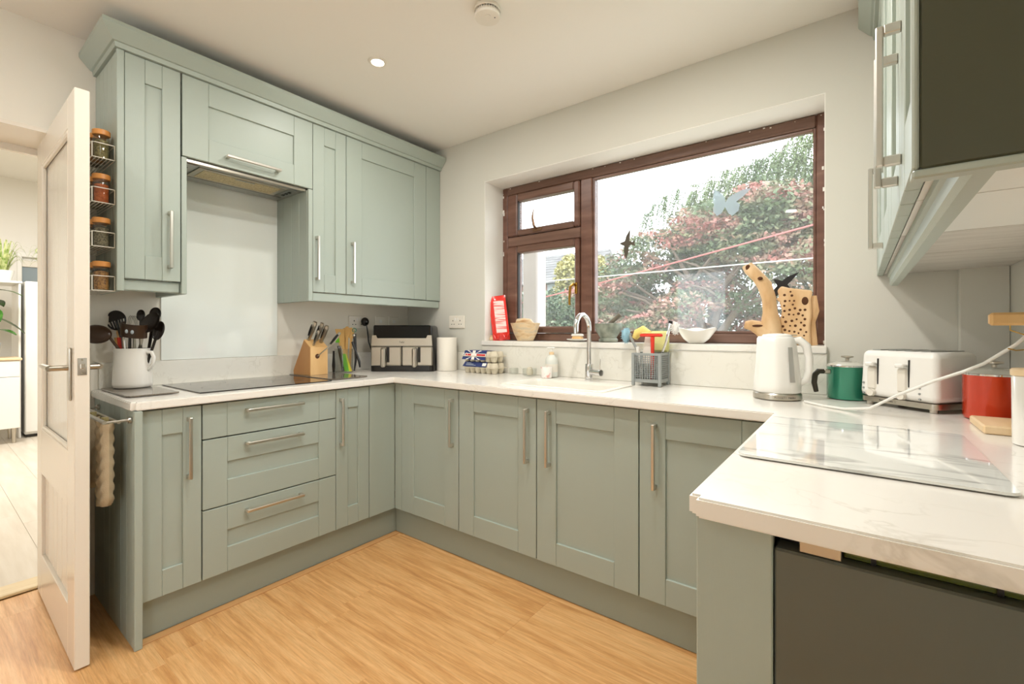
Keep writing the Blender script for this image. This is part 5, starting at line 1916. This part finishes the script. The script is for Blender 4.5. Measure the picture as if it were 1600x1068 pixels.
utensil('slotted_spoon', 'black slotted spoon standing tallest at the right of the white jug', 'spoon', .03, .02, .078, .03, 1.252, 'slot', .026, .030, m_nylon)
utensil('slotted_spoon', 'black slotted turner at the far right of the white jug', 'turner', .035, .0, .108, .01, 1.175, 'slot', .026, .045, m_nylon)
a, c = U(-.03, .03, JZ + .02), U(-.137, .05, 1.262)
tag(obj('wooden_spoon', G().tube([a, a.lerp(c, .5), a.lerp(c, .93), c], [.005, .006, .008, .0075], 10), m_beech), 'pale wooden spoon handle sticking out top left of the jug', 'spoon', 'utensils in the white jug')
t = thing('whisk', 'thin wire whisk loop behind the utensils in the jug', 'whisk', U(-.02, .05, JZ + .02), group='utensils in the white jug')
obj('handle', G().tube([U(-.02, .04, JZ + .02), U(-.035, .05, 1.14)], .006, 8), m_steel, t, world=True)
for s in (-1, 0, 1):
    pts = [U(-.036 - .02 * math.sin(PI * k / 10) * .3 + .022 * math.cos(PI * k / 10), .05 + s * .012 * math.sin(PI * k / 10), 1.14 + .105 * math.sin(PI * k / 10)) for k in range(11)]
    obj('wire', G().tube(pts, .0013, 5), m_steel, t, world=True)
for l0, l1, m_, nm_, lb in ((-.035, -.05, m_bamboo, 'chopstick', 'bamboo handle at the left inside the white jug'), (.0, -.012, m_steel, 'steel_spoon', 'short steel handle in the middle of the white jug'), (-.02, -.035, m_red, 'silicone_brush', 'orange red handle at the left inside the white jug')):
    tag(obj(nm_, G().tube([U(l0 * .8, -.03, JZ + .03), U(l1 * .8, -.04, 1.145)], [.006, .007], 10), m_), lb, 'utensil', 'utensils in the white jug')

# ------------------------------------------------------------------ spice racks on the cabinet end
def jar(parent_none, label, x, z, fill, group):
    t = thing('spice_jar', label, 'jar', (x, -1.812, z), R(20), group)
    obj('glass', G().lathe([(.022, .0005), (.0265, .003), (.0265, .082), (.024, .090), (.024, .094), (.022, .094), (.024, .08), (.024, .004), (.002, .003)], n=20), m_glass, t)
    obj('spice', G().lathe([(.0225, .0042), (.0228, .01), (.0228, .074), (.012, .078), (.002, .077)], n=18), fill, t)
    obj('lid', G().lathe([(.027, .0945), (.0285, .096), (.0285, .113), (.026, .1155), (.002, .1155)], n=24), m_lidwood, t)
    return t


fills = [(m_herb, m_cumin, m_pepper), (m_paprika, m_pepper, m_herb), (m_pepper, m_herb, m_cumin), (m_cumin, m_herb, m_paprika)]
names = {id(m_herb): 'dried herbs', id(m_cumin): 'brown seeds', id(m_pepper): 'grey pepper', id(m_paprika): 'orange paprika'}
ordn = ['top', 'second', 'third', 'lowest']
for i, zb in enumerate((1.858, 1.682, 1.508, 1.334)):
    t = thing('spice_rack', ['topmost white wire spice rack on the cabinet end', 'second white wire spice rack from the top', 'third white wire spice rack from the top', 'lowest white wire spice rack, above the utensil jug'][i], 'spice rack', (.18, -1.81, zb), group='wire spice racks')
    X0, X1, Y0, Y1 = .03, .333, -1.846, -1.7775
    g = G()
    ht = .058
    r_ = .0018
    g.tube([(X0, Y1, zb + ht), (X0, Y0 + .008, zb + ht), (X0 + .008, Y0, zb + ht), (X1 - .008, Y0, zb + ht), (X1, Y0 + .008, zb + ht), (X1, Y1, zb + ht)], r_, 6)
    g.tube([(X0, Y1, zb), (X0, Y0 + .004, zb), (X0 + .004, Y0, zb), (X1 - .004, Y0, zb), (X1, Y0 + .004, zb), (X1, Y1, zb)], r_, 6)
    g.tube([(X0, Y1, zb), (X1, Y1, zb)], r_, 6)
    g.tube([(X0, Y1, zb + ht), (X1, Y1, zb + ht)], r_, 6)
    for (x, y) in ((X0, Y1), (X1, Y1), (X0, Y0), (X1, Y0)):
        g.tube([(x, y, zb), (x, y, zb + ht)], r_, 6)
    obj('rim', g, m_wire, t, world=True)
    for k in range(5):
        y = Y0 + .012 + (Y1 - Y0 - .024) * k / 4
        obj('wire', G().tube([(X0, y, zb - .0005), (X1, y, zb - .0005)], .0014, 6), m_wire, t, world=True)
    for k in range(3):
        f = fills[i][k]
        jar(None, '%s spice jar of %s in the %s wire rack' % (['nearest', 'middle', 'farthest visible'][k], names[id(f)], ordn[i]), .300 - .066 * k, zb + .0015, f, 'spice jars in the wire racks')

# towel rail and oven glove on the base cabinet end
t = thing('towel_rail', 'brushed steel double towel rail on the end of the base cabinet', 'towel rail', (.3, -1.79, .84))
for x in (.10, .575):
    obj('mount', G().cyl((x, -1.7805, .845), (x, -1.79, .845), .012, n=16), m_nickel, t, world=True)
g = G()
g.tube([(.10, -1.79, .845), (.10, -1.862, .845)], .005, 8)
g.tube([(.575, -1.79, .845), (.575, -1.862, .845)], .005, 8)
g.tube([(.095, -1.858, .848), (.585, -1.858, .848)], .0065, 10)
g.tube([(.095, -1.818, .842), (.585, -1.818, .842)], .005, 10)
obj('rods', g, m_nickel, t, world=True)


def glove(name, label, x0, x1, y, zb, zt, seed):
    rg = random.Random(seed)
    p = thing(name, label, 'oven glove', ((x0 + x1) / 2, y, zb))
    g = G()
    vs = []
    nu, nv_ = 14, 26
    for sgn in (1, -1):
        for j in range(nv_ + 1):
            for i in range(nu + 1):
                u, v = i / nu, j / nv_
                e_ = (1 - abs(2 * u - 1) ** 4)
                q_ = .010 * e_ + .009 * abs(math.sin(v * 22 + 2 * math.sin(u * 4))) * e_ + .006 * abs(math.sin(u * 9.4)) * e_
                rd = .03 * (1 - min(1, v * 7)) ** 2
                x = x0 + rd + (x1 - x0 - 2 * rd) * u
                vs.append((x, y - sgn * q_, zb + (zt - zb) * v))
    m_ = (nu + 1) * (nv_ + 1)
    fs = []
    for s in range(2):
        for j in range(nv_):
            for i in range(nu):
                a_ = s * m_ + j * (nu + 1) + i
                fs.append((a_, a_ + 1, a_ + nu + 2, a_ + nu + 1))
    g.add(vs, fs)
    obj('pad', g, m_linen, p, world=True, ang=70)
    g = G()
    g.tube([((x0 + x1) / 2, y, zt - .01), ((x0 + x1) / 2, y, zt + .012)], .012, 8)
    obj('fold', g, m_linen_in, p, world=True)
    return p


glove('oven_glove', 'quilted beige oven glove end hanging nearest on the towel rail', .42, .55, -1.838, .53, .84, 1)
glove('oven_glove', 'quilted beige oven glove end hanging deeper behind the white door', .24, .36, -1.838, .56, .84, 2)

# ------------------------------------------------------------------ right worktop: pans, toaster, jar, stand
def pan(name, label, x, y, r, h, m, ang, hand=True, group=None):
    p = thing(name, label, 'saucepan', (x, y, WZ), R(ang), group)
    obj('body', G().lathe([(r * .9, .001), (r * .97, .003), (r, .012), (r, h), (r * 1.03, h + .003), (r * .97, h + .003), (r * .96, .012), (.002, .008)], n=44), m, p)
    obj('rim', G().lathe([(r * 1.035, h + .003), (r * 1.035, h + .008), (r * .99, h + .008), (r * .99, h + .003)], n=44, close=True), m_chrome, p)
    ld = obj('lid', G().lathe([(r, h + .0085), (r * .8, h + .017), (r * .4, h + .024), (.002, h + .026)], n=40), m_lidglass, p, 'glass lid')
    obj('knob', G().lathe([(.006, h + .0265), (.006, h + .034), (.02, h + .038), (.02, h + .043), (.004, h + .045), (.002, h + .045)], n=24), m_steel, ld)
    if hand:
        obj('bracket', G().box(-r - .022, -r + .002, -.009, .009, h - .026, h - .008, .003), m_steel, p)
        obj('handle', G().tube([(-r - .02, 0, h - .017), (-r - .04, 0, h - .016), (-r - .053, 0, h - .03), (-r - .056, 0, h - .06), (-r - .048, 0, h - .095)], [.009, .0105, .0105, .010, .008], 12), m_panhandle, p)
    else:
        obj('handle_boss', G().cyl((r - .002, 0, h - .02), (r + .03, 0, h - .02), .012, n=14), m_panhandle, p)
    return p


pan('saucepan', 'teal saucepan with glass lid and dark handle left of the toaster', 2.682, -.088, .066, .122, m_teal, 33)
pan('saucepan', 'orange red saucepan with glass lid right of the toaster', 3.035, -.345, .068, .128, m_orange, 30, False)
tag(obj('chopping_board', G().box(2.968, 3.115, -.63, -.45, WZ, WZ + .022, .004), m_palewood), 'pale wooden board in front of the orange red saucepan', 'chopping board')

# toaster
TA = math.atan2(-.336 + .175, 2.907 - 2.706)
tx = Vector((math.cos(TA), math.sin(TA), 0))
tn = Vector((-math.sin(TA), math.cos(TA), 0))
tc_ = Vector((2.812, -.265, 0)) + tn * .102
t = thing('toaster', 'white four slice toaster on the right worktop', 'toaster', (tc_.x, tc_.y, WZ), TA)
g = G()
TW, TD, T0, T1 = .126, .098, .03, .193
g.prism([(a_, b_) for a_, b_, _ in rr(-TW, TW, -TD, TD, 0, .022, 6)], T0, T1)
for i, v in enumerate(g.v):
    k = (v[2] - T0) / (T1 - T0)
    g.v[i] = (v[0] * (1 - .045 * k), v[1] * (1 - .06 * k), v[2])
bo = obj('body', g, m_wplastic, t, ang=50)
bv = bo.modifiers.new('b', 'BEVEL')
bv.width = .02
bv.segments = 4
bv.limit_method = 'ANGLE'
bv.angle_limit = R(60)
obj('base_band', G().prism([(a_, b_) for a_, b_, _ in rr(-TW + .002, TW - .002, -TD + .002, TD - .002, 0, .022, 6)], .012, .0295), m_steel, t, 'chrome base band')
for x in (-.1, .1):
    for y in (-.075, .075):
        obj('foot', G().cyl((x, y, .0005), (x, y, .0118), .010, n=12), m_wplastic2, t)
for k in range(4):
    x = -.078 + .052 * k
    obj('slot', G().box(x - .014, x + .014, -.075, .075, T1 + .0002, T1 + .003, .001), m_alu, t)
for s, lx in ((-1, -.075), (1, .025)):
    obj('lever_slot', G().box(lx + .016, lx + .019, -.0985, -.09, .075, .165, .0005), m_dark, t)
    obj('lever', G().box(lx - .016, lx + .013, -.118, -.092, .138, .152, .004), m_wplastic, t)
    obj('front_panel', G().box(lx - .02, lx + .014, -.1015, -.09, .055, .136, .006), m_wplastic2, t)
    obj('dial', G().cyl((lx + .0, -.099, .045), (lx + .0, -.112, .045), .013, .012, 20), m_wplastic2, t)
    for kz in range(3):
        obj('button', G().cyl((lx + .05 if s > 0 else lx - .032, -.0945, .04 + .018 * kz), (lx + .05 if s > 0 else lx - .032, -.099, .04 + .018 * kz), .0035, n=10), m_grey, t)
obj('badge', G().box(-.055, .0, -.0967, -.096, .0145, .0275), m_steel, t)
text_mesh('lettering', 'Russell Hobbs', .008, m_gasket, t, frame_mtx((-.03, -.0969, .021), (1, 0, 0), (0, 0, 1)), ext=.0002)

p = thing('storage_jar', 'white ceramic jar with wooden lid at the right edge of the worktop', 'jar', (3.035, -.735, WZ))
obj('body', G().lathe([(.034, .001), (.036, .003), (.037, .155), (.035, .158), (.002, .158)], n=36), m_ceramic, p)
obj('lid', G().lathe([(.038, .1585), (.039, .161), (.039, .172), (.036, .175), (.002, .175)], n=36), m_palewood, p, 'wooden lid')

p = thing('wooden_stand', 'pale wooden stand with a cross bar and gold wire hooks', 'stand', (3.075, -.55, WZ + .0225))
obj('base', G().lathe([(.035, .0008), (.036, .004), (.034, .016), (.002, .018)], n=24), m_beech, p)
obj('post', G().cyl((0, 0, .018), (0, 0, .252), .009, n=14), m_beech, p)
g = G()
g.box(-.084, .036, -.016, .016, .2525, .286, .006)
obj('cross_bar', g, m_beech, p)
obj('wire_hook', G().tube([(-.045, 0, .2535), (-.045, 0, .24), (-.03, 0, .233), (-.008, -.002, .223)], .0016, 6), m_gold, p)
obj('wire_hook', G().tube([(-.05, -.005, .193), (-.035, -.003, .188), (-.02, 0, .19), (-.004, 0, .193)], .0016, 6), m_gold, p)

# white lead
tag(obj('power_lead', G().tube([(2.56, -.30, WZ + .004), (2.62, -.375, WZ + .004), (2.68, -.42, WZ + .005), (2.745, -.45, WZ + .018), (2.81, -.48, WZ + .068), (2.89, -.5, WZ + .118), (2.95, -.5, WZ + .148), (2.99, -.5, WZ + .172), (3.05, -.5, WZ + .225), (3.09, -.5, WZ + .275), (3.118, -.5, WZ + .31)], .0042, 10), m_wplastic), 'white power lead rising from the kettle across the toaster', 'power lead')
